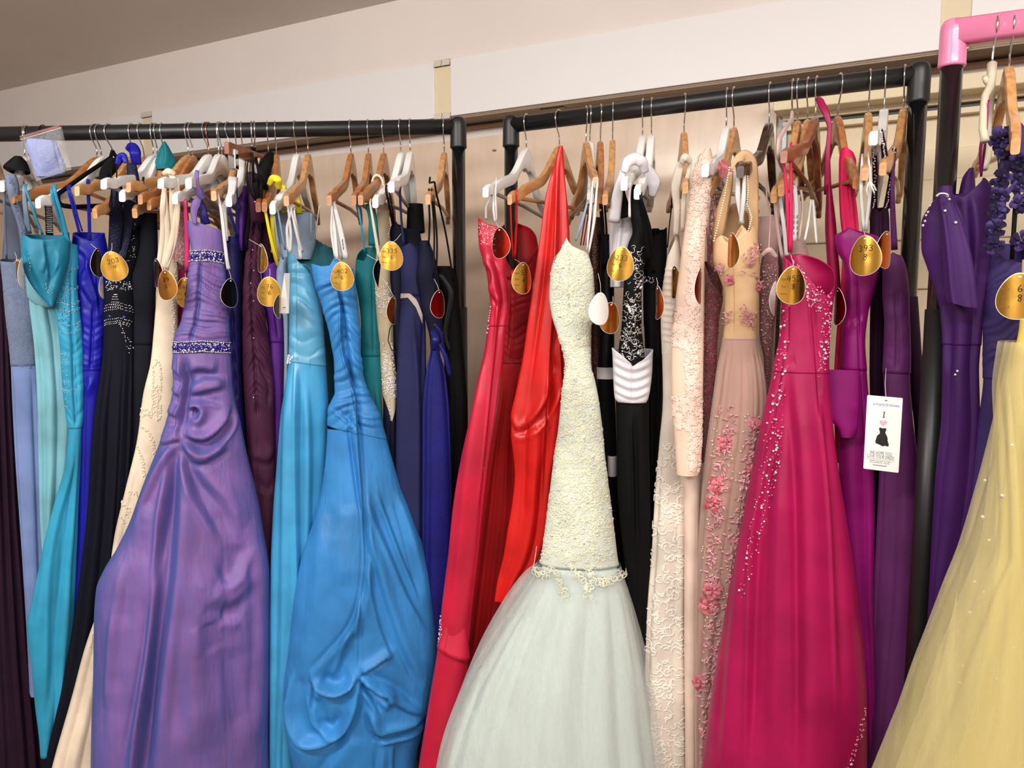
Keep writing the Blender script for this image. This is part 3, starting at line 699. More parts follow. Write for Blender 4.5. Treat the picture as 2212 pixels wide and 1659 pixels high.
def egg_tag(R, f, cx, cy, w, h, mat, label, lines=(), roll=0.0, hole=None, yaw=None, side=1, printed=True, group='egg shaped price tags'):
    """egg shaped foil tag hung by a thread; (cx, cy) its centre, w x h its size in the photo"""
    C = rp(R, cx, cy, f); d = C-EYE; dist = d@np.array([0, _c, -_s]); mpp = dist/FPX; H_ = h*mpp; fw = H_*.80
    vh = np.array([d[0], d[1], 0])/math.hypot(d[0], d[1]); face = math.atan2(-vh[1], -vh[0])+math.pi/2    # front (-y local) to viewer
    yw = math.acos(max(.12, min(1, w/(.80*h))))*side if yaw is None else yaw
    o = root('price_tag', C, label, 'price tag', group, face+yw); o.rotation_euler = (0, math.radians(roll), face+yw)
    def loc(x, z, y=0.0): return (x, y+.10*x*x/ max(fw, .01), z)
    n = 44; b = MB(); rings = []
    for q in (0, .35, .65, .85, .97, 1):
        ring = []
        for i in range(n):
            a = 2*math.pi*i/n; z = H_*.5*math.sin(a); x = fw*.5*math.cos(a)*(1-.20*math.sin(a)); ring.append((x*max(q, .001), (z+H_*.04)*max(q, .001)-H_*.04))
        rings.append(ring)
    V = []; F = []
    for sgn in (-1, 1):
        for rg in rings:
            for x, z in rg: V.append((x, sgn*.00028+.4*x*x/max(fw, .01), z))
    m = len(rings)
    for s_ in range(2):
        for r_ in range(m-1):
            for i in range(n):
                a = (s_*m+r_)*n+i; c_ = (s_*m+r_)*n+(i+1) % n; q = (a, c_, c_+n, a+n); F.append(q if s_ == 0 else q[::-1])
    for i in range(n):
        a = (m-1)*n+i; c_ = (m-1)*n+(i+1) % n; F.append((a, c_, c_+m*n, a+m*n))
    b.add(V, F)
    body = b.build('tag_body', mat, None); body.parent = o
    def bend(x): return .4*x*x/max(fw, .01)
    e = MB(); ep = [(fw*.5*math.cos(a)*(1-.2*math.sin(a)), bend(fw*.5*math.cos(a)*(1-.2*math.sin(a))), H_*.5*math.sin(a)) for a in np.linspace(0, 2*math.pi, 50)]
    e.sweep(ep, .0004, 5, cap=False); eo = e.build('tag_rim', M['card'], None); eo.parent = o
    e = MB(); e.sweep([(0, -.0006, H_*.40), (0, -.0006, H_*.43)], .0022, 8, flat=.3, up=(0, 1, 0)); eo = e.build('hole', M['card'], None); eo.parent = o
    if lines:
        b = MB(); zz = H_*.10
        for ln in lines:
            cw = fw*.13; x0 = -cw*1.25*len(ln)/2+fw*.05; hh = H_*.145
            for ci, ch in enumerate(ln):
                for st in STROKE.get(ch, []):
                    P = [(x0+ci*cw*1.25+x*cw, 0, zz+z*hh+ci*.04*hh) for x, z in st]; P = [(x, bend(x)-.0006, z) for x, y, z in P]
                    tt = np.arange(len(P)); q = np.linspace(0, len(P)-1, len(P)*4); A = np.array(P); Q = np.stack([_smooth(tt, A[:, i], q) for i in range(3)], 1) if len(P) > 2 else A
                    b.sweep(Q, .00055, 4)
            zz -= hh*1.45
        w_ = b.build('handwriting', M['ink'], None); w_.parent = o
    if printed and lines:
        for i, (tx, z) in enumerate((('Style', .13), ('Size', -.06), ('Price', -.25))):
            if tx not in PRINT: PRINT[tx] = text_mesh(tx, 1.0, 'printed_word'); PRINT[tx].materials.append(M['print'])
            t = bpy.data.objects.new('printed_word', PRINT[tx]); COL.objects.link(t); t.parent = o; sc = H_*.085
            x = -fw*.30; t.location = (x, -.0009, H_*z); t.rotation_euler = (math.pi/2, 0, 0); t.scale = (sc, sc, sc)
    if hole is not None:
        top = np.array(o.matrix_basis if False else Matrix.Translation(C) @ o.rotation_euler.to_matrix().to_4x4() @ Vector((0, -.0006, H_*.42)))[:3] if False else None
        T = Matrix.Translation(Vector(C)) @ o.rotation_euler.to_matrix().to_4x4(); a = np.array(T @ Vector((0, -.001, H_*.42)))
        E = rp(R, hole[0], hole[1], f-.01); b = MB(); mid = (a+E)/2+np.array([.002, 0, -.001]); b.sweep([a, mid, E], .00045, 5)
        t = b.build('thread', M['thread'], None); t.parent = o; t.matrix_parent_inverse = T.inverted()
    return o

# ------------------------------------------------------------------ left rack, from left to right
F_ = fabric
M['aub'] = F_('aubergine_crepe', (40, 18, 36), .8, .2); M['peri'] = F_('periwinkle_crepe', (118, 138, 186), .75, .3); M['grlace'] = F_('dusty_blue_lace', (112, 124, 150), .8, .3, grain=.5)
M['grsheer'] = F_('grey_blue_net', (92, 100, 122), .8, .3, alpha=.75)
M['palesat'] = F_('pale_aqua_satin', (124, 184, 196), .24, .1, spec=.8, crease=.25); M['teal'] = F_('teal_stretch_satin', (30, 122, 152), .5, .35); M['turq'] = F_('turquoise_satin', (48, 150, 186), .5, .3, crease=.3)
M['royal'] = F_('royal_blue_satin', (22, 24, 150), .42, .2); M['navycr'] = F_('midnight_crepe', (10, 12, 26), .75, .25); M['char'] = F_('charcoal_chiffon', (18, 20, 30), .8, .3)
M['cream'+'f'] = F_('cream_chiffon', (232, 212, 186), .65, .3, crease=.15); M['mauve'] = F_('dusty_rose_net', (150, 100, 104), .7, .3, speck=((215, 190, 175), 260, .3)); M['hotpink'] = F_('hot_pink_satin', (222, 60, 120), .5, .2)
M['orange'] = F_('burnt_orange_satin', (176, 66, 34), .5, .2)
M['purple'] = F_('shot_purple_taffeta', (124, 92, 156), .52, .2, silk=(72, 84, 150), crease=.55, spec=.35, grain=.35); M['indigob'] = F_('indigo_satin', (40, 32, 110), .5, .2)
M['plum'] = F_('plum_jersey', (66, 20, 50), .7, .2); M['violet'] = F_('violet_satin', (84, 28, 122), .5, .2); M['olive'] = F_('olive_yellow_satin', (150, 140, 40), .5, .2); M['yel'] = F_('yellow_satin', (226, 206, 40), .5, .2)
M['ash'] = F_('ash_blue_satin', (140, 160, 182), .5, .3); M['sky'] = F_('sky_blue_satin', (66, 160, 208), .27, .1, spec=.7); M['skyb'] = F_('sky_blue_pleated_satin', (88, 166, 204), .36, .1, spec=.6)
M['tlace'] = F_('teal_lace', (40, 100, 112), .8, .3, grain=.5); M['corn'] = F_('cornflower_taffeta', (52, 130, 196), .50, .2, crease=.55, spec=.35, grain=.3)
M['tgreen'] = F_('teal_green_crepe', (10, 112, 122), .6, .2); M['navy'] = F_('navy_crepe', (28, 30, 74), .7, .2); M['navyb'] = F_('dark_navy_chiffon', (20, 22, 44), .7, .2); M['glit'] = F_('shimmering_navy_lurex', (22, 24, 104), .4, .2, speck=((60, 70, 180), 620, .22))
M['black'] = F_('black_crepe', (7, 7, 8), .7, .2); M['blacks'] = F_('black_satin', (8, 8, 9), .45, .2); M['whites'] = F_('white_satin', (226, 222, 226), .42, .2); M['wrib'] = F_('white_ribbon', (222, 218, 216), .5, .2)
M['sequin'] = basic('midnight_sequins', (30, 34, 60), .18, metal=.7, bump=1.0, bscale=420, noise=.5, nscale=350); M['silkl'] = F_('champagne_net', (188, 170, 140), .7, .3)
BL = 1850
# dark aubergine dress at the left edge
S = Shell(RA, .02, [(560, -60, 16), (700, -50, 24), (900, -60, 34), (1100, -60, 46), (1250, -70, 62), (1450, -80, 84), (1659, -90, 110), (BL, -100, 125)], folds=(14, .012))
o = dress(RA, S, 'dark aubergine dress cut off by the left edge of the photo'); S.build('skirt', 560, BL, M['aub'], o)
# periwinkle dress with blue-grey lace bodice
S = Shell(RA, .05, [(555, 0, 46), (600, 5, 70), (680, 12, 76), (770, 22, 80), (850, 26, 84), (1000, 34, 88), (1200, 48, 92), (1400, 60, 95), (BL, 80, 110)], folds=(6, .006), fy=(770, 900))
o = dress(RA, S, 'periwinkle blue long dress with a grey-blue corded lace bodice at the far left'); S.build('skirt', 770, 1500, M['peri'], o)
S.build('bodice', 555, 790, M['grlace'], o, off=.001, rim=[(0, 10), (.5, 12), (1, 0)], thick=.001)
curls(S, o, scatter([(2, 575), (46, 575), (70, 610), (78, 690), (80, 760), (62, 800), (24, 770), (8, 640)], 330), 5.5, .0009, M['grlace'], 'corded_lace')
ribbon(o, RA, [(22, 378, .21), (28, 405, .215), (34, 440, .2), (46, 480, .18), (52, 520, .16), (54, 560, .14)], [18, 20, 16, 14, 13, 12], M['grlace'], 'lace_strap', .25)
ribbon(o, RA, [(8, 400, .21), (10, 470, .18), (14, 560, .13)], [5, 4, 4], M['grlace'])
b = MB(); rs = np.random.RandomState(5)
for i in range(46):
    yy = 380+i*4; xx = np.interp(yy, [378, 405, 440, 480, 560], [22, 28, 34, 46, 52]); a = rs.rand()*6.28
    b.sweep([rp(RA, xx+6*math.cos(a+q)*(1-q/7), yy+6*math.sin(a+q)*(1-q/7), .225-(yy-380)*.0003) for q in np.linspace(0, 5, 8)], .0008, 4)
b.build('corded_lace', M['grlace'], o)
Sn = Shell(RA, .04, [(400, 0, 40), (470, 10, 52), (560, 4, 52)], folds=(3, .002), k=.3); Sn.build('net_yoke', 430, 560, M['grsheer'], o, nf=40)
# teal dress, bodice folded open, pale satin skirt
S = Shell(RA, .06, [(600, 60, 118), (640, 64, 125), (750, 76, 146), (900, 82, 156), (1050, 86, 146), (1200, 92, 125), (1400, 95, 120)], folds=(5, .009), fy=(560, 640), soft=.003)
o = dress(RA, S, 'dress with a teal strapless bodice folded over and a glossy pale aqua satin skirt'); S.build('skirt', 600, 1350, M['palesat'], o)
S = Shell(RA, .16, [(505, 50, 150), (530, 46, 152), (560, 47, 150), (590, 54, 142), (620, 70, 132), (650, 96, 120), (662, 108, 116)], k=.55, folds=(0, 0), ridges=[([(98, 520), (104, 560), (112, 610)], 5, -.006), ([(60, 535), (80, 590), (104, 640)], 9, .006), ([(126, 540), (120, 600), (112, 640)], 8, .006), ([(92, 590), (97, 560)], 4, .004), ([(110, 600), (122, 570)], 4, .004)])
S.build('bodice', 505, 662, M['teal'], o, step=4, rim=[(0, 3), (.2, 12), (.5, 14), (.8, 8), (1, -6)], rimb=-2, thick=.0015)
surf_beads(S, o, np.r_[scatter([(64, 545), (72, 548), (68, 590), (62, 585)], 12), scatter([(98, 612), (112, 612), (112, 640), (100, 632)], 16)], .0012, M['silverb'])
ribbon(o, RA, [(52, 410, .205), (55, 450, .19), (62, 505, .16)], [5, 8, 10], M['ash']); ribbon(o, RA, [(56, 410, .205), (72, 455, .19), (92, 507, .16)], 4, M['turq'])
Sf = Shell(RA, .085, [(585, 54, 70), (620, 56, 92), (640, 58, 112), (665, 84, 120)], k=.4, folds=(2, .002)); Sf.build('side_flap', 585, 664, M['palesat'], o, nf=40, thick=.001)
# turquoise beaded ruched dress
pr = [(520, 138, 170), (560, 138, 170), (600, 130, 166), (650, 118, 170), (700, 124, 176), (760, 130, 180), (830, 134, 181), (900, 142, 181), (925, 146, 178), (1000, 140, 176), (1080, 118, 172), (1200, 88, 168), (1300, 68, 164), (1345, 60, 162), (1450, 70, 150), (1550, 80, 138), (1632, 88, 118)]
S = Shell(RA, .11, pr, folds=(4, .006), fy=(930, 1150), soft=.003, ruche=[(690, 922, 22, .003, .55, 20)], ridges=[([(152, 560), (156, 700), (166, 800), (170, 920)], 3, -.004), ([(168, 1000), (120, 1200), (110, 1500)], 7, -.004), ([(100, 1200), (82, 1350)], 8, .004), ([(150, 1100), (140, 1300), (110, 1600)], 10, .004)])
o = dress(RA, S, 'turquoise dress with beaded ruched bodice and straight taffeta skirt flaring to the left')
S.build('skirt', 918, 1632, M['turq'], o, off=-.001, thick=.001); S.build('bodice', 520, 925, M['turq'], o, step=4, rim=[(0, 0), (.5, 6), (1, 10)], rimb=-4, thick=.0015)
bp = [scatter([(122, 640), (150, 600), (160, 680), (130, 700)], 55), scatter([(134, 760), (146, 760), (150, 880), (140, 880)], 40)]
for y in (575, 618, 650, 665, 695, 712, 835): bp.append(along([(130, y+4), (152, y+8), (174, y)], 16, 2))
surf_beads(S, o, np.concatenate(bp), .0013, M['silverb']); surf_beads(S, o, scatter([(120, 620), (152, 560), (162, 600), (152, 700), (126, 700)], 60, 4), .0012, basic('teal_bead', (20, 90, 120), .15, coat=.5), 'teal_beads')
ribbon(o, RA, [(118, 410, .2), (132, 460, .18), (148, 530, .14)], [6, 6, 8], M['turq']); ribbon(o, RA, [(112, 415, .2), (122, 450, .18), (140, 512, .14)], [5, 5, 5], M['turq'])
# royal blue satin
S = Shell(RA, .08, [(505, 158, 226), (540, 156, 232), (600, 164, 234), (660, 172, 232), (720, 174, 226), (780, 172, 222), (900, 170, 216), (1100, 168, 208), (1300, 156, 196), (1450, 140, 184)], folds=(4, .005), fy=(780, 950), ruche=[(660, 800, 15, .0028, .5, 10)], ridges=[([(160, 530), (190, 560), (172, 620)], 6, .005), ([(190, 560), (214, 640)], 5, -.005), ([(176, 610), (206, 660)], 6, .005), ([(208, 560), (216, 680)], 4, -.003), ([(198, 820), (184, 850)], 5, .006)])
o = dress(RA, S, 'royal blue satin strapless dress with a ruched waist beside the dark tag'); S.build('skirt', 790, 1450, M['royal'], o); S.build('bodice', 505, 800, M['royal'], o, step=4, rim=[(0, 0), (.3, 10), (.6, 14), (1, -4)], rimb=-8, thick=.0015, off=.001)
ribbon(o, RA, [(190, 400, .2), (192, 450, .19), (194, 520, .17)], 6, M['royal']); ribbon(o, RA, [(148, 412, .19), (158, 450, .18), (172, 505, .16)], 5, M['royal']); ribbon(o, RA, [(152, 412, .19), (166, 460, .18), (178, 500, .16)], 3, M['royal'])
Sf = Shell(RA, .05, [(318, 272, 296), (335, 262, 298), (348, 252, 300), (356, 254, 272)], k=.5, folds=(2, .002))
Sb = dress(RA, Sf, 'royal blue satin strap looped over a wooden hanger near the left', name='halter_strap', cat='strap')
ribbon(Sb, RA, [(277, 326, .03), (285, 318, .05), (292, 330, .06), (296, 356, .05)], [14, 18, 20, 16], M['royal'], 'front_strap', .2); ribbon(Sb, RA, [(254, 356, .1), (259, 340, .1), (266, 337, .1), (273, 352, .1)], [10, 13, 13, 9], M['royal'], 'rear_strap', .2)
# midnight crepe dress with crystal belt
S = Shell(RA, .06, [(470, 255, 300), (520, 250, 302), (570, 234, 292), (600, 229, 284), (650, 224, 288), (700, 224, 290), (760, 222, 292), (900, 204, 290), (1100, 190, 280), (1300, 166, 262), (1500, 130, 240), (1659, 96, 210), (BL, 80, 200)], folds=(9, .010), fy=(700, 950))
o = dress(RA, S, 'midnight black dress with crystal star and belt under the tag marked 203'); S.build('skirt', 690, BL, M['navycr'], o); S.build('bodice', 480, 700, M['navycr'], o, rim=[(0, 20), (.5, 30), (1, 0)], off=.001)
cr = [scatter([(229, 608), (282, 606), (284, 626), (231, 628)], 70)]
for y, xa, xb in ((660, 230, 284), (666, 228, 286), (672, 228, 286), (692, 228, 284), (698, 228, 280), (702, 228, 278)): cr.append(along([(xa, y), (257, y-6), (xb, y+2)], 15, 1))
for dx in (-10, -5, 0, 5, 10): cr.append(along([(250+dx*.3, 636), (250+dx, 664)], 6, 1))
cr.append(along([(262, 700), (276, 735), (284, 760)], 26, 6)); surf_beads(S, o, np.concatenate(cr), .0014, M['crystal'], lift=.002)
surf_beads(S, o, [(238, 683), (268, 685)], .0045, basic('blue_crystal', (60, 90, 150), .05, metal=.6), 'blue_crystals')
for pl in ([(254, 385, .16), (250, 440, .15), (252, 480, .12), (244, 580, .1)], [(284, 352, .13), (290, 400, .12), (282, 450, .1), (272, 510, .09), (262, 560, .1)]):
    ribbon(o, RA, pl, [16, 22, 26, 20, 18][:len(pl)], M['sequin'], 'sequin_strap', .3, 8)
surf_beads(S, o, scatter([(250, 500), (290, 480), (292, 560), (262, 580)], 60), .0015, M['crystal'], 'strap_crystals')
for x0, x1 in ((252, 250), (240, 242)): ribbon(o, RA, [(x0, 370, .2), (x1, 470, .17)], 2.5, M['black'])
# charcoal chiffon dress
S = Shell(RA, .035, [(440, 290, 338), (520, 294, 340), (590, 280, 338), (640, 276, 334), (740, 280, 332), (840, 280, 330), (1000, 274, 320), (1200, 260, 310), (1400, 230, 290), (BL, 200, 280)], folds=(5, .006), soft=.004)
o = dress(RA, S, 'plain charcoal black chiffon dress left of the cream beaded one'); S.build('skirt', 738, BL, M['char'], o); S.build('bodice', 440, 745, M['char'], o, rim=[(0, 0), (.5, 14), (1, 6)], rimb=0, thick=.001, off=.001)
ribbon(o, RA, [(309, 395, .2), (308, 430, .16), (306, 460, .12)], 4, M['black']); ribbon(o, RA, [(298, 430, .17), (300, 460, .12)], 6, M['black'])
# cream beaded dress
S = Shell(RA, .10, [(560, 350, 380), (600, 343, 384), (650, 338, 384), (720, 332, 384), (780, 326, 384), (850, 310, 382), (950, 296, 372), (1050, 272, 350), (1150, 248, 340), (1250, 232, 300), (1400, 182, 270), (1500, 155, 260), (1659, 110, 240), (BL, 70, 230)], folds=(5, .006), fy=(900, 1200), soft=.002)
o = dress(RA, S, 'cream chiffon dress with pearl scroll beading between the black and purple dresses'); S.build('skirt', 900, BL, M['creamf'], o); S.build('bodice', 560, 905, M['creamf'], o, off=.0005)
for i, pl in enumerate(([(358, 385, .205), (352, 440, .2), (352, 500, .18), (342, 580, .16)], [(364, 372, .2), (372, 385, .2), (370, 470, .18), (356, 590, .16)], [(382, 385, .19), (384, 440, .18), (378, 510, .17), (358, 585, .16)], [(374, 380, .2), (380, 450, .18), (366, 540, .17), (350, 590, .16)], [(356, 420, .2), (362, 500, .18), (352, 590, .16)])):
    ribbon(o, RA, pl, [8, 10, 11, 9][:len(pl)], M['creamf'], 'gathered_strap', .3, 8)
ribbon(o, RA, [(352, 376, .2), (364, 370, .21), (378, 376, .2)], [8, 12, 8], M['creamf'], 'strap_loop', .4, 8)
pb = [along([(344, 780), (332, 790), (330, 850)], 34, 2), along([(336, 775), (346, 785), (348, 840)], 34, 2), scatter([(328, 830), (348, 830), (348, 900), (340, 910), (328, 880)], 130), scatter([(306, 880), (330, 882), (328, 900), (304, 898)], 50),
      along([(308, 920), (322, 930), (332, 960), (334, 1000)], 50, 3), along([(300, 960), (310, 1000), (312, 1030)], 40, 3), along([(284, 1060), (300, 1060), (300, 1100)], 40, 5), along([(262, 1080), (278, 1090), (276, 1110)], 30, 4), along([(266, 1110), (276, 1140)], 18, 3), along([(382, 560), (372, 640), (376, 720), (384, 760)], 60, 3), along([(346, 590), (340, 640)], 18, 1), along([(205, 1360), (198, 1390)], 10, 2)]
surf_beads(S, o, np.concatenate(pb), .0017, M['pearl'], 'pearl_beading', lift=.0015)
# dusty rose net dress, mostly hidden
S = Shell(RA, .03, [(420, 376, 404), (520, 374, 410), (640, 372, 402), (760, 368, 396), (900, 345, 380)], folds=(3, .003)); o = dress(RA, S, 'dusty rose beaded net dress showing only a strip behind the cream one')
S.build('bodice', 420, 760, M['mauve'], o); S.build('skirt', 755, 1100, M['mauve'], o); surf_beads(S, o, scatter([(378, 480), (396, 520), (392, 740), (380, 740)], 120), .0012, M['pearl'])
S = Shell(RA, .05, [(582, 386, 412), (600, 385, 412), (700, 382, 410), (760, 378, 408), (900, 352, 385), (1000, 335, 365)], folds=(2, .002)); o = dress(RA, S, 'hot pink dress strip with a pink strap beside the tag marked 40')
S.build('bodice', 582, 760, M['hotpink'], o); ribbon(o, RA, [(401, 437, .2), (405, 500, .17), (405, 585, .14)], [4, 6, 8], M['hotpink']); ribbon(o, RA, [(398, 437, .2), (401, 500, .17), (402, 585, .14)], [3, 4, 5], M['hotpink'])
S = Shell(RA, .03, [(800, 366, 390), (870, 352, 380), (1000, 330, 365), (1120, 325, 350)], folds=(3, .003)); o = dress(RA, S, 'burnt orange dress strip between the cream and purple dresses'); S.build('skirt', 790, 1150, M['orange'], o)
# big shot-purple taffeta dress
pr = [(478, 405, 482), (500, 407, 486), (545, 414, 484), (575, 410, 486), (640, 402, 490), (690, 393, 494), (735, 376, 496), (762, 374, 498), (790, 372, 500), (830, 374, 502), (870, 368, 508), (910, 358, 518), (950, 346, 526), (1000, 326, 536), (1060, 302, 550), (1120, 280, 562), (1180, 250, 570), (1225, 222, 576), (1262, 207, 580), (1330, 202, 581), (1450, 200, 581), (1560, 196, 581), (1659, 194, 581), (BL, 190, 584)]
rdg = [([(396, 770), (404, 830), (396, 880), (390, 935)], 6, -.013),
 ([(400, 800), (430, 790), (470, 800)], 9, .007), ([(402, 830), (440, 812), (482, 812)], 7, -.006), ([(404, 846), (440, 838), (486, 830)], 8, .009), ([(405, 868), (440, 862), (480, 870)], 6, -.006),
 ([(402, 880), (420, 872), (434, 884), (428, 902), (408, 908)], 6, .011), ([(414, 890), (424, 892)], 6, -.006),
 ([(400, 930), (440, 942), (480, 915), (494, 880)], 8, .013), ([(404, 945), (440, 965), (490, 930), (505, 890)], 8, -.010), ([(398, 946), (430, 985), (492, 960)], 10, .009),
 ([(372, 790), (384, 800), (396, 810)], 5, .006), ([(370, 815), (394, 830)], 4, -.005), ([(370, 838), (392, 850)], 6, .008), ([(366, 862), (388, 872)], 5, -.006), ([(362, 884), (390, 892)], 7, .009), ([(352, 915), (386, 912)], 5, -.006),
 ([(350, 950), (392, 935)], 7, .009), ([(384, 960), (350, 1020), (310, 1100)], 9, -.010), ([(390, 960), (372, 1030), (352, 1180), (330, 1400), (300, 1659), (290, 1850)], 11, -.016), ([(372, 960), (330, 1040), (280, 1160)], 14, .010),
 ([(396, 960), (392, 1050), (384, 1200), (350, 1450), (330, 1659)], 14, .014), ([(366, 1120), (340, 1260), (310, 1450), (270, 1659)], 10, .008), ([(402, 965), (420, 1040), (450, 1100), (480, 1160)], 12, -.008), ([(405, 960), (440, 1020), (490, 1080), (520, 1150)], 14, .008),
 ([(470, 1250), (500, 1230), (520, 1180)], 16, -.008), ([(450, 1270), (490, 1290), (540, 1250)], 20, .006), ([(440, 1330), (450, 1400)], 18, -.005), ([(470, 1320), (520, 1330)], 16, -.005), ([(430, 1200), (420, 1400), (400, 1600)], 26, .006), ([(500, 1400), (520, 1600)], 24, -.005), ([(250, 1300), (230, 1500)], 20, .006), ([(282, 1200), (262, 1330), (250, 1500)], 12, -.006), ([(548, 1150), (562, 1300), (564, 1600)], 14, .006)]
rdg = [(a, b*1.05, c*1.45) for a, b, c in rdg]
S = Shell(RA, .17, pr, k=.5, folds=(5, .008), fy=(950, 1300), soft=.003, ruche=[(566, 738, 12, .0060, .30, -14)], ridges=rdg, seed=4)
o = dress(RA, S, 'large shot purple taffeta gown with two crystal belts and a gathered skirt')
S.build('skirt', 755, BL, M['purple'], o, step=4.5, nf=170); S.build('bodice', 478, 760, M['purple'], o, step=3, nf=110, rim=[(0, 0), (.25, 2), (.6, 12), (1, 22)], rimb=24, thick=.0015, off=.001)
rs = np.random.RandomState(8)
for (ya, xa, xb) in ((554, 413, 483), (749, 376, 496)):
    hb = 11; rows = []
    for i, (dy, mt) in enumerate(((-hb, 0), (hb, 0))): rows.append(along([(xa, ya+dy), ((xa+xb)/2, ya+dy-2), (xb, ya+dy+3)], int((xb-xa)/2.2), 1))
    surf_beads(S, o, np.concatenate(rows), .0016, M['silverb'], 'belt_edging', lift=.004)
    cs_ = along([(xa+3, ya), ((xa+xb)/2, ya-1), (xb-3, ya+2)], int((xb-xa)/7)); surf_beads(S, o, cs_, .0042, basic('violet_crystal', (60, 40, 150), .08, metal=.5, coat=.5), 'violet_crystals', lift=.003)
    sc2 = scatter([(xa, ya-9), (xb, ya-9), (xb, ya+10), (xa, ya+9)], int((xb-xa)*1.1), 3); surf_beads(S, o, sc2, .0017, M['crystal'], 'belt_crystals', lift=.0035)
    xs = np.linspace(xa, xb, 24); top, _ = S.at(xs, np.full(24, ya-11.0), .002); bot, _ = S.at(xs, np.full(24, ya+12.0), .002); b = MB()
    b.add(np.r_[top, bot], [(i, 24+i, 25+i, i+1) for i in range(23)]); b.build('belt_backing', M['indigob'], o)
ribbon(o, RA, [(426, 368, .21), (424, 395, .215), (430, 415, .21), (440, 430, .2)], [7, 10, 14, 8], M['purple'], 'twisted_strap', .3, 8)
ribbon(o, RA, [(440, 412, .2), (424, 440, .2), (419, 460, .2), (421, 484, .2)], [6, 17, 13, 7], M['purple'], 'twisted_strap', .25, 8)
ribbon(o, RA, [(432, 430, .18), (440, 460, .18), (444, 484, .17)], [10, 14, 18], M['indigob'], 'rear_strap', .3, 8)
# indigo halter strip and neighbours
S = Shell(RA, .06, [(505, 485, 514), (540, 480, 520), (600, 478, 520), (760, 490, 520), (900, 500, 528), (1100, 515, 548)], folds=(2, .003), ruche=[(640, 860, 12, .0025, .5, -30)]); o = dress(RA, S, 'indigo blue dress strip squeezed right of the large purple gown')
S.build('bodice', 505, 1100, M['indigob'], o, rim=[(0, 30), (1, 0)]); ribbon(o, RA, [(494, 450, .2), (504, 480, .18), (512, 510, .15)], 5, M['indigob']); ribbon(o, RA, [(510, 400, .17), (512, 450, .16), (512, 515, .13)], [5, 6, 8], M['indigob'])
ribbon(o, RA, [(472, 425, .21), (480, 470, .2), (490, 560, .18), (494, 582, .17)], [4, 7, 7, 8], M['wrib'], 'hanging_loop'); ribbon(o, RA, [(503, 395, .19), (498, 425, .19), (484, 455, .19), (490, 520, .18)], [18, 14, 12, 6], M['wrib'], 'hanging_loop')
S = Shell(RA, .05, [(402, 512, 538), (440, 513, 536), (500, 514, 530), (540, 518, 526)], folds=(2, .002), k=.4); o = dress(RA, S, 'dark purple satin sash hanging in a point right of the twisted strap', name='hanging_sash', cat='sash'); S.build('sash_body', 402, 542, M['violet'], o, nf=36)
S = Shell(RA, .04, [(540, 512, 532), (700, 508, 532), (900, 512, 540), (1200, 555, 585), (1500, 572, 590)], folds=(3, .004)); o = dress(RA, S, 'black dress strip left of the plum ruched gown'); S.build('skirt', 540, 1500, M['black'], o); ribbon(o, RA, [(534, 375, .12), (540, 430, .14), (530, 540, .12)], [6, 8, 8], M['blacks'])
# plum ruched jersey
S = Shell(RA, .09, [(470, 540, 566), (520, 534, 562), (560, 530, 562), (620, 526, 566), (700, 524, 576), (760, 524, 584), (860, 528, 590), (960, 534, 594), (1060, 540, 596), (1160, 548, 590), (1260, 570, 592), (1400, 578, 596), (BL, 580, 600)], folds=(4, .005), fy=(850, 1000), soft=.003, ruche=[(470, 900, 17, .004, .42, -45)], ridges=[([(560, 760), (590, 830), (588, 880)], 7, .008), ([(545, 980), (580, 990), (594, 960)], 8, .008), ([(545, 1030), (578, 1060), (594, 1040)], 6, -.006)])
o = dress(RA, S, 'dark plum jersey gown ruched in a herringbone down its centre'); S.build('skirt', 860, BL, M['plum'], o); S.build('bodice', 470, 870, M['plum'], o, step=3.5)
surf_beads(S, o, [(548, 585), (541, 612), (548, 650), (547, 730), (548, 857), (545, 540)], .0018, M['crystal'], 'scattered_crystals')
ribbon(o, RA, [(540, 372, .16), (552, 420, .17), (556, 480, .14)], [18, 22, 26], M['plum'], 'gathered_strap', .3, 8)
Sk = Shell(RA, .03, [(388, 566, 588), (480, 560, 588), (560, 556, 584)], folds=(3, .003), k=.4); Sk.build('rear_bodice', 388, 560, M['plum'], o, nf=40)
# violet strapless
S = Shell(RA, .06, [(540, 572, 590), (572, 564, 604), (600, 566, 606), (650, 570, 608), (730, 580, 612), (760, 580, 612), (900, 590, 612), (1100, 590, 606)], folds=(3, .003), ridges=[([(590, 640), (600, 720), (606, 730)], 4, -.005)]); o = dress(RA, S, 'violet satin strapless dress behind the tag marked 76'); S.build('skirt', 735, 1100, M['violet'], o); S.build('bodice', 540, 740, M['violet'], o, rim=[(0, 10), (.5, 30), (1, 22)], thick=.001, off=.001)
# yellow dress
S = Shell(RA, .02, [(560, 598, 616), (650, 604, 620), (760, 606, 622), (900, 605, 618)], folds=(2, .002), ruche=[(660, 780, 14, .002, .5, 5)]); o = dress(RA, S, 'yellow dress hanging by yellow straps, only its olive side strip in view'); S.build('bodice', 560, 950, M['olive'], o)
ribbon(o, RA, [(580, 400, .17), (590, 386, .18), (600, 390, .18), (603, 408, .16)], [8, 16, 18, 10], M['yel'], 'strap_loop', .3, 8)
ribbon(o, RA, [(572, 450, .19), (582, 500, .18), (596, 560, .16), (600, 575, .15)], [5, 7, 8, 4], M['yel']); ribbon(o, RA, [(586, 440, .18), (590, 500, .17), (600, 572, .15)], [8, 8, 4], M['yel']); ribbon(o, RA, [(640, 415, .1), (644, 440, .1), (646, 462, .08)], [10, 12, 14], M['yel'], 'rear_strap'); ribbon(o, RA, [(612, 400, .12), (612, 460, .1)], 12, M['yel'], 'rear_strap')
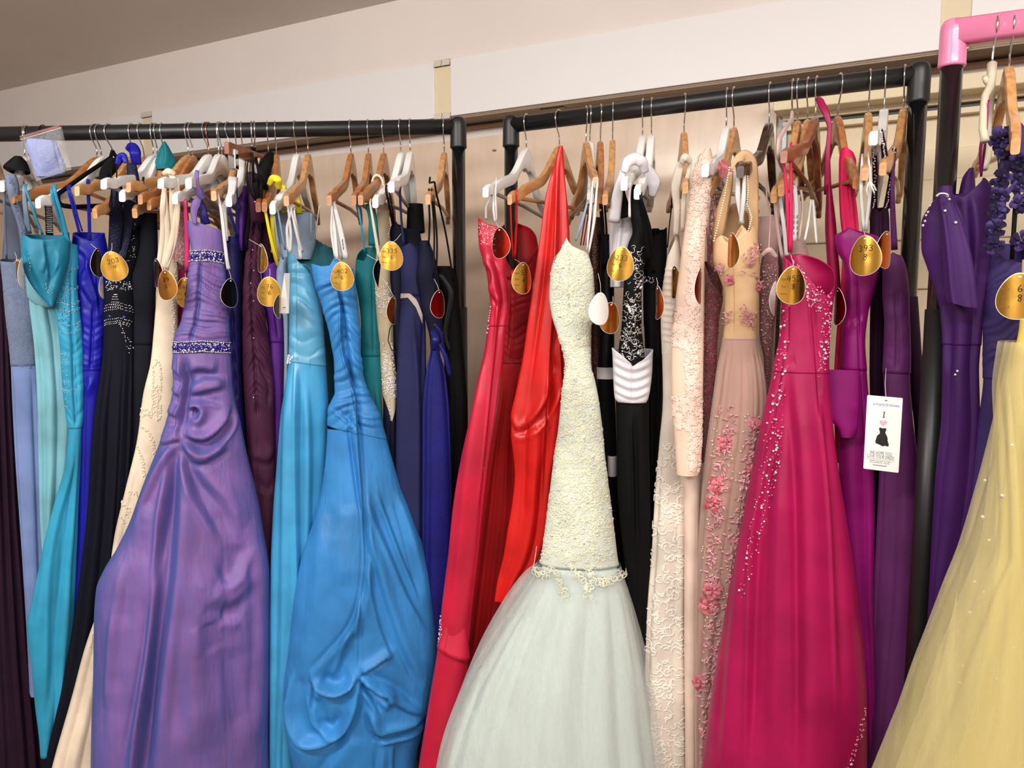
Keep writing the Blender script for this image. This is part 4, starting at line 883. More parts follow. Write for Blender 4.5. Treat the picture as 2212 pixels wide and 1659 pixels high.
# ash blue folded satin and its towel-like back panel
S = Shell(RA, .06, [(555, 605, 622), (590, 597, 622), (640, 598, 624), (690, 612, 626), (780, 614, 624), (900, 612, 622)], folds=(3, .003), ridges=[([(602, 580), (618, 600)], 4, .004)]); o = dress(RA, S, 'ash blue satin dress folded behind the sky blue one'); S.build('bodice', 555, 900, M['ash'], o)
Sk = Shell(RA, .02, [(458, 594, 676), (462, 594, 680), (520, 602, 682), (560, 606, 672)], folds=(3, .003), k=.2); Sk.build('folded_lining', 458, 560, M['ash'], o, nf=50); ribbon(o, RA, [(592, 460, .19), (600, 520, .17), (612, 560, .14)], 4, M['ash']); ribbon(o, RA, [(600, 455, .19), (616, 540, .16)], 4, M['ash'])
# teal lace
S = Shell(RA, -.02, [(515, 655, 690), (540, 632, 705), (600, 640, 715), (700, 690, 716), (800, 702, 722), (900, 706, 724)], folds=(8, .004), fy=(500, 560)); o = dress(RA, S, 'dark teal dress with ruffled lace edge behind the two blue gowns'); S.build('bodice', 515, 1000, M['tlace'], o, rim=[(0, 10), (.3, 0), (.5, 12), (.8, 2), (1, 12)])
S2 = Shell(RA, -.02, [(528, 688, 714), (560, 684, 728), (600, 690, 730)], folds=(6, .004), fy=(500, 540)); S2.build('lace_cup', 528, 620, M['tlace'], o, nf=44, rim=[(0, 10), (.5, 0), (1, 10)])
curls(S, o, np.r_[along([(652, 520), (672, 516), (700, 540)], 26, 3)], 4, .0009, M['tlace'], 'lace_edge')
ribbon(o, RA, [(672, 462, .08), (672, 500, .05), (668, 530, 0)], 3, M['wrib']); ribbon(o, RA, [(690, 445, .08), (682, 500, .05), (676, 530, 0)], 3, M['wrib'])
# sky blue satin gown
pr = [(536, 622, 652), (560, 622, 664), (600, 624, 676), (660, 626, 692), (720, 626, 698), (776, 624, 702), (820, 618, 706), (900, 606, 710), (1000, 598, 708), (1100, 590, 704), (1250, 584, 690), (1450, 582, 650), (1659, 582, 640), (BL, 582, 640)]
S = Shell(RA, .12, pr, k=.7, folds=(4, .009), fy=(780, 960), sharp=1.6, ruche=[(560, 776, 30, .0035, -1, 0)], ridges=[([(638, 560), (640, 776)], 2.5, -.003), ([(645, 780), (650, 850), (650, 1100), (655, 1600)], 8, -.014), ([(630, 790), (620, 1000), (612, 1600)], 14, .016), ([(670, 800), (680, 1000), (676, 1400)], 12, -.010), ([(640, 780), (640, 900)], 4, .003)], seed=2)
o = dress(RA, S, 'sky blue satin gown with pleated bodice and a crystal brooch at its waist'); S.build('skirt', 772, BL, M['sky'], o, nf=90); S.build('bodice', 536, 786, M['skyb'], o, step=3, nf=90, rim=[(0, 0), (.2, 10), (.6, 34), (1, 60)], rimb=30, thick=.0015, off=.0015, hem=[(0, -6), (.4, -2), (1, 6)])
br = [(x, y) for x, y in scatter([(616, 768), (636, 766), (634, 782), (618, 786)], 26)]; surf_beads(S, o, br, .0026, M['crystal'], 'brooch', jit=1.2, lift=.003)
for pl in ([(622, 445, .2), (628, 500, .19), (626, 545, .18)], [(630, 450, .2), (620, 500, .19), (624, 540, .18)], [(636, 460, .2), (644, 510, .18), (650, 560, .17)], [(628, 450, .2), (640, 500, .19), (652, 545, .17)]): ribbon(o, RA, pl, [4, 6, 8], M['wrib'], 'hanging_loop')
b = MB(); P = [rp(RA, *q, .225) for q in ((622, 560), (618, 600), (606, 680))]
# cornflower blue taffeta gown
pr = [(556, 672, 752), (590, 676, 764), (640, 690, 770), (680, 702, 774), (740, 716, 776), (800, 724, 782), (850, 724, 796), (880, 712, 812), (910, 708, 822), (950, 706, 834), (1000, 702, 848), (1060, 694, 866), (1120, 680, 888), (1200, 652, 914), (1300, 634, 934), (1400, 624, 944), (1480, 613, 940), (1540, 612, 930), (1600, 622, 915), (1659, 634, 900), (BL, 650, 890)]
rdg = [([(722, 610), (738, 640), (742, 740), (756, 800), (772, 860), (774, 930), (782, 1060), (786, 1200), (774, 1300), (768, 1430)], 4, -.010),
 ([(764, 870), (764, 930), (780, 1060), (790, 1120), (786, 1240), (760, 1330), (712, 1390), (676, 1430), (674, 1450)], 7, .010), ([(676, 1440), (690, 1462), (720, 1470), (748, 1455), (768, 1430)], 7, .015), ([(690, 1440), (724, 1452), (756, 1435)], 9, -.010), ([(760, 1340), (740, 1400), (724, 1440)], 8, -.006),
 ([(632, 1450), (626, 1520), (640, 1560), (656, 1580), (700, 1575), (740, 1545), (760, 1500), (768, 1435)], 8, .016), ([(648, 1430), (640, 1500), (660, 1555), (700, 1560)], 10, -.008), ([(676, 1470), (690, 1530), (720, 1545), (740, 1510)], 9, -.012), ([(684, 1460), (680, 1510), (690, 1540)], 6, .007),
 ([(770, 1430), (800, 1415), (826, 1402), (832, 1412)], 6, .012), ([(772, 1440), (800, 1470), (826, 1480), (826, 1500), (800, 1490)], 7, .012), ([(776, 1460), (800, 1490), (816, 1520)], 6, -.010), ([(776, 1440), (830, 1490), (890, 1540), (924, 1560)], 7, .008), ([(790, 1510), (812, 1565), (870, 1568), (920, 1565)], 7, .013), ([(812, 1580), (920, 1584)], 7, -.012), ([(775, 1430), (840, 1470), (900, 1530)], 6, -.007),
 ([(800, 1080), (840, 1180), (880, 1280), (920, 1360)], 8, -.007), ([(795, 1140), (830, 1280), (870, 1400), (920, 1500)], 8, .007), ([(792, 1200), (816, 1330), (850, 1420)], 6, -.005), ([(860, 1070), (895, 1200), (918, 1300)], 9, .007), ([(820, 1060), (870, 1200), (910, 1300)], 7, -.006),
 ([(760, 1560), (700, 1659)], 14, .008), ([(850, 1600), (850, 1800)], 7, -.007), ([(820, 1600), (816, 1800)], 9, .006), ([(700, 1100), (680, 1300), (650, 1450)], 22, .007), ([(740, 1080), (736, 1250)], 20, .005), ([(724, 880), (770, 920)], 4, -.004)]
rdg = [(a, b, c*1.45) for a, b, c in rdg]
S = Shell(RA, .15, pr, k=.5, folds=(4, .005), fy=(950, 1300), soft=.003, ruche=[(600, 930, 20, .0065, .56, -24)], ridges=rdg, seed=9)
o = dress(RA, S, 'cornflower blue taffeta gown with ruched bodice and a knotted pick-up drape low down'); S.build('skirt', 925, BL, M['corn'], o, step=4.5, nf=160); S.build('bodice', 556, 932, M['corn'], o, step=3, nf=110, rim=[(0, 14), (.25, 20), (.45, 18), (.62, 0), (.8, 18), (1, 24)], rimb=20, thick=.0015, off=.0012, hem=[(0, -14), (.6, 4), (1, 20)])
surf_beads(S, o, scatter([(758, 588), (766, 590), (766, 606), (760, 606)], 10), .002, M['crystal'])
for pl, w in (([(716, 442, .2), (722, 490, .19), (728, 560, .18)], [5, 8, 8]), ([(722, 442, .2), (734, 490, .19), (748, 560, .17)], [6, 12, 12]), ([(718, 445, .2), (716, 500, .19), (724, 555, .18)], [4, 5, 5])): ribbon(o, RA, pl, w, M['wrib'], 'hanging_loop')
# teal green crepe gown
S = Shell(RA, .08, [(530, 782, 812), (560, 770, 812), (600, 768, 810), (650, 776, 812), (700, 781, 816), (770, 780, 822), (860, 790, 824), (960, 806, 832), (1100, 815, 836), (1300, 820, 840)], folds=(3, .004), fy=(770, 900), ridges=[([(802, 590), (806, 680), (806, 775)], 2.5, -.004), ([(782, 740), (824, 742)], 3, .003)], soft=.002)
o = dress(RA, S, 'teal green crepe dress hung inside out right of the cornflower gown'); S.build('skirt', 762, 1350, M['tgreen'], o); S.build('bodice', 530, 770, M['tgreen'], o, rim=[(0, 30), (.4, 34), (.8, 0), (1, 6)], rimb=0, thick=.0015, off=.001)
ribbon(o, RA, [(774, 445, .2), (782, 500, .18), (788, 545, .15)], 4, M['turq']); ribbon(o, RA, [(798, 440, .14), (806, 480, .14), (808, 530, .12)], [18, 18, 24], M['tgreen'], 'wide_strap', .3, 8); ribbon(o, RA, [(800, 442, .2), (808, 490, .19), (820, 560, .16)], [4, 6, 8], M['creamf'], 'hanging_loop')
# crystal champagne bodice over navy
S = Shell(RA, .07, [(440, 815, 838), (520, 815, 842), (600, 806, 842), (640, 808, 846), (700, 814, 848), (760, 820, 850), (840, 826, 858), (870, 828, 858), (1000, 828, 860), (1300, 838, 862)], folds=(4, .003)); o = dress(RA, S, 'navy dress with a champagne net bodice of swirling crystals')
S.build('skirt', 845, 1350, M['navyb'], o); S.build('bodice', 440, 850, M['silkl'], o, off=.001, hem=[(0, 0), (.6, 60), (1, 10)])
cp = [scatter([(812, 620), (838, 610), (842, 650), (836, 670), (814, 665)], 150), scatter([(826, 800), (856, 795), (856, 860), (840, 862), (828, 845)], 170), along([(828, 740), (840, 770), (830, 800)], 24, 2), along([(846, 740), (848, 790)], 18, 2), along([(822, 675), (838, 690)], 12, 2), along([(840, 862), (844, 905)], 22, 1.5), along([(840, 478), (838, 540)], 16, 2)]
surf_beads(S, o, np.concatenate(cp), .0016, M['crystal'], 'crystal_beading', jit=.9, lift=.002); curls(S, o, scatter([(828, 760), (850, 770), (856, 850), (830, 850)], 24), 7, .0007, M['silverb'], 'bugle_scrolls')
rs = np.random.RandomState(2); b = MB(); ho = HANGERS['a28'][0]; T = Matrix.Translation(ho.location) @ ho.rotation_euler.to_matrix().to_4x4(); c0 = np.array([.085, 0, -.150])
b.balls([np.array(T @ Vector((c0+np.array([.018*math.sin(a)*.45, .013*math.cos(a), .021*math.sin(a)]))*1.0)) for a in np.linspace(0, 6.28, 60) for _ in (0,)], .0028+.0008*rs.rand(60)); b.build('jewelled_loop', M['pearl'], o)
# navy crepe gowns
S = Shell(RA, .05, [(470, 846, 866), (510, 842, 880), (600, 840, 880), (700, 848, 880), (850, 852, 876), (1000, 850, 880)], folds=(3, .003)); o = dress(RA, S, 'dark navy halter dress behind the tag marked 335'); S.build('bodice', 478, 1100, M['navyb'], o, rim=[(0, 16), (.4, 0), (1, 30)]); ribbon(o, RA, [(834, 412, .2), (842, 450, .18), (850, 490, .14)], [4, 5, 6], M['black']); ribbon(o, RA, [(840, 408, .2), (848, 455, .18), (852, 485, .14)], 3, M['black'])
b = MB(); b.sweep([rp(RA, x, y, .12) for x, y in ((856, 690), (842, 710), (838, 735), (846, 756), (858, 762))], .0012, 6); b.build('cord_loop', M['navyb'], o)
S = Shell(RA, .09, [(525, 866, 905), (560, 866, 910), (620, 868, 915), (660, 866, 918), (760, 860, 920), (900, 856, 920), (1100, 854, 918), (1300, 858, 918), (1500, 900, 928), (BL, 905, 940)], folds=(4, .006), fy=(640, 800), ridges=[([(900, 660), (915, 900), (915, 1300)], 8, -.006)])
o = dress(RA, S, 'plain navy crepe gown with a pale satin sash round its waist'); S.build('skirt', 634, BL, M['navy'], o); S.build('bodice', 525, 640, M['navy'], o, rim=[(0, 10), (.5, 0), (1, 14)], thick=.001, off=.001); ribbon(o, RA, [(864, 415, .2), (866, 460, .18), (872, 530, .16)], 5, M['navy'])
xs = np.r_[np.linspace(866, 884, 8), np.linspace(888, 912, 8)]; yt = np.interp(xs, [864, 886, 900, 912], [634, 634, 648, 680]); yb = np.interp(xs, [864, 882, 898, 912], [645, 643, 664, 700]); T_, _ = S.at(xs, yt, .003); B_, _ = S.at(xs, yb, .003); b = MB(); b.add(np.r_[T_, B_], [(i, 16+i, 17+i, i+1) for i in range(15)]); b.build('satin_sash', M['palec'] if 'palec' in M else M.setdefault('palec', F_('pale_champagne_satin', (196, 178, 164), .35, .2)), o)
S = Shell(RA, .03, [(492, 866, 906), (560, 870, 918), (600, 880, 925)], folds=(3, .003)); o = dress(RA, S, 'charcoal dress top with a black beaded patch near the end of the left rack'); S.build('bodice', 492, 640, M['char'], o, rim=[(0, 0), (1, 6)]); Sk = Shell(RA, .02, [(440, 880, 914), (500, 878, 918)], folds=(0, 0), k=.3); Sk.build('beaded_back', 440, 500, M['sequin'] if False else M['black'], o, nf=30)
# shimmering halter gown
S = Shell(RA, .10, [(520, 908, 926), (560, 904, 940), (600, 900, 946), (626, 905, 950), (660, 912, 955), (700, 922, 955), (740, 930, 952), (756, 930, 950), (800, 922, 960), (900, 914, 970), (1100, 914, 975), (1300, 914, 972), (1500, 918, 965), (BL, 920, 962)], folds=(7, .010), fy=(745, 830), sharp=1.3); o = dress(RA, S, 'shimmering royal navy halter gown knotted at the waist under a red tag')
S.build('skirt', 745, BL, M['glit'], o); S.build('bodice', 520, 750, M['navyb'], o, off=.001); ribbon(o, RA, [(934, 715, .17), (941, 735, .185), (936, 755, .17)], [10, 18, 14], M['glit'], 'knot', .5, 8); ribbon(o, RA, [(944, 738, .17), (962, 770, .165), (972, 812, .15)], [8, 10, 8], M['glit'], 'tie_end', .2); ribbon(o, RA, [(938, 700, .17), (950, 715, .165), (960, 760, .15)], [5, 7, 6], M['glit'], 'tie_end', .2)
for pl in ([(926, 420, .2), (928, 470, .18), (926, 530, .16)], [(932, 420, .2), (938, 500, .18), (936, 600, .17)], [(936, 425, .19), (944, 520, .17), (940, 640, .15)], [(928, 395, .2), (938, 393, .2), (942, 415, .19), (962, 500, .12), (980, 610, .08)]): ribbon(o, RA, pl, 4, M['blacks'])
# black dress at the post
S = Shell(RA, .03, [(575, 940, 975), (600, 940, 985), (640, 950, 990), (750, 958, 1000), (900, 962, 1010), (1100, 962, 1010), (1300, 958, 995), (BL, 955, 990)], folds=(7, .008)); o = dress(RA, S, 'black dress with soft folds in front of the right post of the left rack'); S.build('skirt', 740, BL, M['black'], o); S.build('bodice', 575, 745, M['black'], o, off=.001)
ribbon(o, RA, [(950, 590, .1), (975, 640, .1), (962, 720, .1), (972, 760, .1)], [10, 16, 12, 8], M['blacks'], 'tie_end', .3, 8)

# ------------------------------------------------------------------ middle rack, from left to right
M['crim'] = F_('crimson_pink_satin', (196, 22, 56), .36, .15, spec=.6, crease=.1); M['dred'] = F_('deep_red_chiffon', (160, 16, 26), .6, .2); M['bred'] = F_('bright_red_satin', (212, 26, 22), .36, .15, crease=.12, spec=.5)
M['rchif'] = F_('red_chiffon', (190, 20, 24), .6, .2); M['mlace'] = F_('ivory_mint_lace_ground', (208, 213, 198), .75, .3, grain=.6, speck=((228, 226, 206), 300, .35)); M['mcord'] = F_('ivory_cord', (224, 222, 196), .7, .3, grain=0)
M['mint'] = F_('mint_lining', (206, 219, 212), .55, .3, patch=.01); M['mtul'] = tulle('mint_tulle', (206, 212, 204), .36)
M['brownseq'] = basic('brown_sequins', (60, 34, 26), .25, metal=.6, bump=1, bscale=300, noise=.5, nscale=300); M['ivoryl'] = F_('ivory_ribbed_lace', (226, 212, 196), .7, .3, grain=.5); M['ivcord'] = F_('ivory_raised_cord', (240, 232, 218), .6, .3, grain=0)
M['peachn'] = F_('peach_net', (232, 200, 176), .7, .4); M['peachl'] = F_('peach_lace', (242, 212, 196), .6, .4, grain=0); M['blushs'] = F_('blush_satin', (236, 208, 192), .4, .2)
M['nude'] = F_('nude_satin', (214, 174, 130), .5, .2, crease=.1); M['nudet'] = tulle('nude_tulle', (206, 168, 152), .5); M['nudel'] = F_('nude_lining', (168, 124, 106), .7, .3)
M['rosep'] = F_('rose_fabric', (208, 118, 126), .6, .3, grain=0); M['rosed'] = F_('rose_dark_fabric', (182, 84, 96), .6, .3, grain=0); M['rleaf'] = F_('pink_embroidery', (216, 152, 160), .5, .3, grain=0)
M['mag'] = F_('raspberry_satin', (164, 18, 76), .42, .2, crease=.06); M['magt'] = F_('raspberry_net', (168, 24, 82), .6, .4, alpha=.85); M['hotp'] = F_('hot_pink_jersey', (214, 20, 84), .65, .3); M['fuch'] = F_('fuchsia_plum_satin', (138, 12, 104), .42, .2)
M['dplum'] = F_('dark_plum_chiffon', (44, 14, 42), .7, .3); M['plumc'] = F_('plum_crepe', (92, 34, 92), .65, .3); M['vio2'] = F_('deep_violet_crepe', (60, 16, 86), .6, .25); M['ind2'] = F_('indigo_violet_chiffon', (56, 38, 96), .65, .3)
M['ytul'] = tulle('yellow_tulle', (222, 206, 140), .34); M['yin'] = F_('yellow_lining', (232, 204, 98), .55, .2, patch=.01); M['mauvep'] = F_('mauve_pink_crepe', (140, 70, 110), .65, .3); M['pinkbead'] = basic('pink_crystal', (240, 150, 180), .1, metal=.5, coat=.5); M['palep'] = F_('pale_blush_satin', (206, 172, 164), .5, .3)
# crimson dress
pr = [(470, 1034, 1090), (500, 1034, 1088), (530, 1036, 1090), (560, 1044, 1092), (590, 1052, 1092), (620, 1056, 1098), (660, 1060, 1100), (700, 1054, 1094), (760, 1046, 1088), (820, 1032, 1080), (900, 1016, 1070), (1000, 994, 1056), (1100, 978, 1044), (1200, 968, 1034), (1300, 956, 1022), (1400, 946, 1012), (1500, 930, 1008), (1659, 905, 1000), (BL, 880, 990)]
S = Shell(RB, .17, pr, k=.7, folds=(3, .005), fy=(690, 850), soft=.003, ridges=[([(1040, 560), (1066, 590), (1060, 640)], 6, .006), ([(1062, 540), (1086, 640), (1082, 720)], 8, -.007), ([(1050, 610), (1084, 660)], 6, .006), ([(1084, 640), (1070, 800), (1040, 1100)], 5, -.006), ([(1046, 800), (1010, 1000), (980, 1300)], 9, .006)])
o = dress(RB, S, 'crimson pink satin gown with a beaded bodice, leftmost on the middle rack'); S.build('skirt', 700, BL, M['crim'], o, nf=90); S.build('bodice', 470, 705, M['crim'], o, step=4, rim=[(0, 0), (.3, 14), (.7, 20), (1, 30)], rimb=24, thick=.0015, off=.001)
surf_beads(S, o, np.r_[scatter([(1036, 480), (1080, 500), (1080, 525), (1040, 530)], 80), along([(1060, 660), (1050, 720)], 16, 3), scatter([(948, 1330), (956, 1330), (958, 1400), (946, 1390)], 50)], .0014, M['crystal'], 'beading', jit=.8)
curls(S, o, scatter([(1036, 482), (1084, 505), (1084, 530), (1040, 534)], 60), 4, .0009, M['crim'], 'lace_edge')
Sk = Shell(RB, .20, [(1000, 1000, 1060), (1300, 962, 1024), (1422, 945, 1012)], k=.3, folds=(3, .004), fy=(900, 1000)); Sk.build('overskirt', 1010, 1418, M['crim'], o, off=-.05, flare=.055, hem=[(0, -20), (.4, -4), (1, 8)], thick=.001)
for pl in ([(1063, 420, .2), (1050, 450, .19), (1050, 474, .18)], [(1066, 420, .2), (1066, 450, .2), (1070, 480, .19)], [(1072, 395, .2), (1070, 420, .2), (1072, 478, .19)]): ribbon(o, RB, pl, [4, 5, 6], M['wrib'], 'hanging_loop')
# deep red dress
S = Shell(RB, .04, [(472, 1082, 1122), (490, 1076, 1152), (530, 1078, 1162), (570, 1080, 1160), (620, 1088, 1150), (700, 1086, 1146), (782, 1084, 1140), (860, 1078, 1136), (960, 1062, 1130), (1100, 1042, 1140), (1300, 1020, 1120), (1500, 1000, 1090), (BL, 970, 1060)], k=.5, folds=(9, .008), fy=(785, 900), ruche=[(620, 785, 15, .003, .35, 18)], ridges=[([(1104, 600), (1103, 690), (1096, 780)], 2.5, -.004), ([(1080, 575), (1104, 600), (1146, 560)], 4, .006)])
o = dress(RB, S, 'deep red strapless dress with open back cups and gathered chiffon skirt'); S.build('skirt', 776, BL, M['rchif'], o, nf=100); S.build('bodice', 472, 785, M['dred'], o, step=4, rim=[(0, 60), (.3, 110), (.6, 108), (1, 60)], rimb=0, thick=.0015, off=.001)
for pl in ([(1103, 440, .2), (1106, 520, .17), (1110, 560, .13)], [(1116, 418, .2), (1116, 480, .17), (1112, 560, .13)]): ribbon(o, RB, pl, [3, 4, 5], M['bred'])
b = MB(); P = rp(RB, 1106, 585, .13); b.sweep([P, P+np.array([0, 0, -.018])], .0025, 8); b.build('zip_pull', M['bred'], o)
# bright red draped stole
pr = [(316, 1208, 1216), (345, 1200, 1218), (400, 1184, 1222), (450, 1174, 1227), (500, 1168, 1230), (560, 1160, 1231), (620, 1152, 1232), (700, 1140, 1230), (780, 1128, 1226), (850, 1114, 1220), (905, 1104, 1212), (940, 1104, 1206), (980, 1108, 1200), (1030, 1112, 1190), (1090, 1106, 1186), (1150, 1096, 1180), (1200, 1088, 1166), (1260, 1074, 1130), (1300, 1068, 1100)]
S = Shell(RB, .12, pr, k=.35, dmin=.008, folds=(4, .007), fy=(330, 620), soft=.002, back=.02, ridges=[([(1212, 330), (1204, 600), (1186, 900), (1176, 1100)], 5, -.007), ([(1206, 360), (1182, 620), (1150, 860)], 8, .005), ([(1222, 640), (1200, 760), (1214, 790)], 6, .007), ([(1216, 730), (1220, 830)], 5, -.006), ([(1150, 900), (1140, 1100)], 9, .005), ([(1106, 900), (1120, 925), (1150, 905), (1180, 860), (1196, 800)], 5, .010), ([(1108, 935), (1140, 930), (1176, 900), (1208, 830)], 7, -.009)])
o = dress(RB, S, 'bright red satin drape hanging from a point over the hanger neck'); S.build('drape', 316, 1300, M['bred'], o, nf=110)
# mint mermaid gown
pr = [(514, 1214, 1244), (540, 1202, 1262), (560, 1196, 1274), (600, 1189, 1282), (640, 1187, 1284), (680, 1192, 1280), (720, 1204, 1276), (760, 1216, 1274), (790, 1222, 1276), (820, 1218, 1284), (860, 1213, 1292), (920, 1207, 1300), (1000, 1196, 1308), (1080, 1186, 1318), (1160, 1176, 1328), (1215, 1168, 1335), (1250, 1158, 1344), (1300, 1130, 1358), (1400, 1072, 1380), (1500, 1022, 1398), (1659, 968, 1420), (BL, 940, 1445)]
S = Shell(RB, .20, pr, k=.5, folds=(13, .012), fy=(1225, 1400), soft=.0015, seed=3, ridges=[([(1233, 540), (1230, 600), (1229, 700)], 2, -.003)])
o = dress(RB, S, 'mint mermaid gown with ivory corded lace, crystals and a full tulle skirt')
S.build('lining_skirt', 1200, BL, M['mint'], o, nf=130, off=-.006); 
S2 = Shell(RB, .205, [(y, a-(0 if y < 1260 else min(14, (y-1260)*.06)), b_+(0 if y < 1260 else min(10, (y-1260)*.05))) for y, a, b_ in pr], k=.52, folds=(15, .007), fy=(1235, 1500), seed=21); S2.build('tulle_skirt', 1225, BL, M['mtul'], o, nf=150, off=.004)
S3 = Shell(RB, .18, [(1226, 1160, 1338), (1250, 1130, 1346), (1300, 1094, 1362), (1400, 1040, 1384), (1500, 1000, 1400), (1659, 950, 1424), (BL, 930, 1448)], k=.4, folds=(17, .008), fy=(1215, 1500), seed=33); S3.build('outer_tulle', 1226, BL, M['mtul'], o, nf=150)
S.build('bodice', 514, 1222, M['mlace'], o, step=5, nf=110, rim=[(0, 60), (.2, 14), (.32, 0), (.6, 18), (1, 30)], rimb=20, thick=.0012, off=.0005)
lp = [scatter([(1192, 600), (1215, 530), (1272, 555), (1282, 640), (1274, 700), (1200, 700)], 230, 1), scatter([(1205, 720), (1274, 700), (1278, 830), (1292, 900), (1210, 900), (1220, 800)], 210, 2), scatter([(1208, 900), (1298, 900), (1330, 1200), (1170, 1210), (1196, 1000)], 520, 3)]
curls(S, o, np.concatenate(lp), 6.5, .0014, M['mcord'], 'corded_lace', turns=(.5, 1.3))
hp = [along([(1150, 1215), (1180, 1235), (1200, 1225)], 30, 9), along([(1210, 1225), (1222, 1270)], 22, 6), along([(1240, 1215), (1268, 1240), (1270, 1278)], 34, 8), along([(1270, 1215), (1300, 1245), (1335, 1230)], 44, 9), along([(1140, 1190), (1165, 1230)], 24, 8)]
curls(S, o, np.concatenate(hp), 5.5, .0011, M['mcord'], 'lace_hem', turns=(.4, 1.1), lift=.016)
surf_beads(S, o, np.r_[scatter([(1195, 560), (1272, 560), (1272, 700), (1200, 690)], 26), scatter([(1222, 720), (1276, 720), (1290, 900), (1210, 900)], 22), scatter([(1206, 900), (1300, 900), (1332, 1215), (1172, 1215)], 90), np.concatenate(hp)[::5]], .0020, M['crystal'], 'crystals', jit=1.0, lift=.0025)
for pl, mt in (([(1268, 440, .2), (1254, 490, .2), (1243, 520, .19)], 'ash'), ([(1280, 398, .21), (1276, 450, .2), (1268, 540, .19)], 'wrib'), ([(1290, 400, .21), (1284, 470, .2), (1272, 545, .19)], 'wrib')): ribbon(o, RB, pl, [4, 7, 4], M[mt], 'hanging_loop')
# dark dresses behind the mint gown
S = Shell(RB, .03, [(470, 1270, 1302), (600, 1274, 1300), (800, 1278, 1300), (1000, 1290, 1310), (1300, 1310, 1330)], folds=(3, .003)); o = dress(RB, S, 'brown sequined dress just right of the mint gown, mostly hidden'); S.build('bodice', 470, 1300, M['brownseq'], o)
for x in (1262, 1268, 1274): ribbon(o, RB, [(x+8, 430, .15), (x, 480, .1), (x-8, 530, .06)], 2.5, M['dred'])
S = Shell(RB, .07, [(560, 1298, 1324), (650, 1296, 1326), (790, 1292, 1326), (900, 1290, 1330), (1100, 1306, 1338), (1300, 1340, 1372), (1500, 1374, 1398), (BL, 1400, 1425)], folds=(4, .004)); o = dress(RB, S, 'black dress with a narrow white satin belt beside the white tag'); S.build('skirt', 800, BL, M['black'], o); S.build('bodice', 500, 805, M['blacks'], o, rim=[(0, 0), (.6, 20), (1, 10)], off=.001)
b = MB(); xs = np.linspace(1293, 1325, 10); T_, _ = S.at(xs, np.full(10, 793.), .004); B_, _ = S.at(xs, np.full(10, 818.), .004); b.add(np.r_[T_, B_], [(i, 10+i, 11+i, i+1) for i in range(9)]); b.build('white_belt', M['whites'], o)
S4 = Shell(RB, .08, [(980, 1312, 1332), (1050, 1314, 1332)], k=.3, folds=(0, 0)); S4.build('white_tab', 984, 1028, M['whites'], o, nf=24)
for x in (1296, 1300, 1306): ribbon(o, RB, [(x, 440, .18), (x+4, 500, .14), (x+6, 580, .1)], [4, 5, 6], M['blacks'])
# white satin halter
S = Shell(RB, .09, [(440, 1338, 1368), (470, 1320, 1380), (500, 1316, 1382), (540, 1316, 1364), (580, 1318, 1350), (620, 1318, 1348)], k=.5, folds=(4, .004), fy=(420, 500), ridges=[([(1350, 470), (1340, 560)], 5, -.004)]); o = dress(RB, S, 'white satin halter dress wound over a white hanger with black lining'); S.build('bodice', 440, 620, M['whites'], o, rim=[(0, 0), (.5, 30), (1, 34)])
ribbon(o, RB, [(1348, 372, .2), (1356, 350, .2), (1372, 343, .19), (1386, 350, .18), (1394, 372, .16)], [14, 22, 24, 24, 16], M['whites'], 'twisted_strap', .4, 8); ribbon(o, RB, [(1346, 368, .2), (1334, 420, .18), (1326, 480, .15)], [12, 22, 26], M['whites'], 'left_strap', .3, 8); ribbon(o, RB, [(1394, 360, .14), (1412, 395, .12), (1408, 425, .11)], [20, 30, 14], M['whites'], 'right_strap', .4, 8)
ribbon(o, RB, [(1340, 400, .17), (1344, 440, .15), (1350, 470, .14)], [12, 26, 34], M['blacks'], 'lining', .2); ribbon(o, RB, [(1361, 395, .2), (1360, 430, .19), (1360, 470, .18)], [6, 5, 6], M['whites'], 'ribbon_end')
# black gown, silver threadwork, white cuff
S = Shell(RB, .13, [(400, 1362, 1384), (450, 1360, 1390), (500, 1366, 1396), (530, 1356, 1396), (580, 1350, 1392), (640, 1346, 1386), (700, 1343, 1386), (760, 1336, 1392), (800, 1334, 1396), (868, 1330, 1402), (950, 1332, 1402), (1050, 1334, 1404), (1150, 1342, 1406), (1300, 1362, 1404), (1450, 1384, 1402), (BL, 1392, 1410)], folds=(4, .005), fy=(880, 1000), soft=.001, ridges=[([(1368, 900), (1372, 1000), (1374, 1200)], 4, -.005)])
o = dress(RB, S, 'black gown with silver thread lace and a pleated white satin waist cuff'); S.build('skirt', 868, BL, M['blacks'], o); S.build('bodice', 400, 870, M['black'], o)
curls(S, o, scatter([(1356, 530), (1394, 540), (1386, 700), (1392, 770), (1338, 780), (1345, 700)], 150), 7, .0005, M['silverb'], 'silver_thread_lace', turns=(.3, .9)); surf_beads(S, o, scatter([(1358, 540), (1388, 545), (1384, 700), (1388, 770), (1340, 770)], 34), .0026, M['crystal'], 'crystals', jit=1)
Sc = Shell(RB, .14, [(748, 1321, 1412), (770, 1323, 1410), (800, 1324, 1409), (845, 1326, 1404), (862, 1328, 1400), (870, 1334, 1396)], k=.6, folds=(0, 0), ridges=[([(1366, 770), (1366, 870)], 2, -.003)]+[([(1324, y), (1366, y+16), (1408, y+2)], 3, -.0035) for y in (772, 792, 812, 832)]+[([(1324, y+8), (1366, y+24), (1408, y+10)], 5, .003) for y in (772, 792, 812, 832)])
Sc.build('white_cuff', 748, 870, M['whites'], o, step=3, nf=90, rim=[(0, 4), (.25, 20), (.46, 36), (.5, 42), (.75, 30), (1, 8)], rimb=8, thick=.0015)
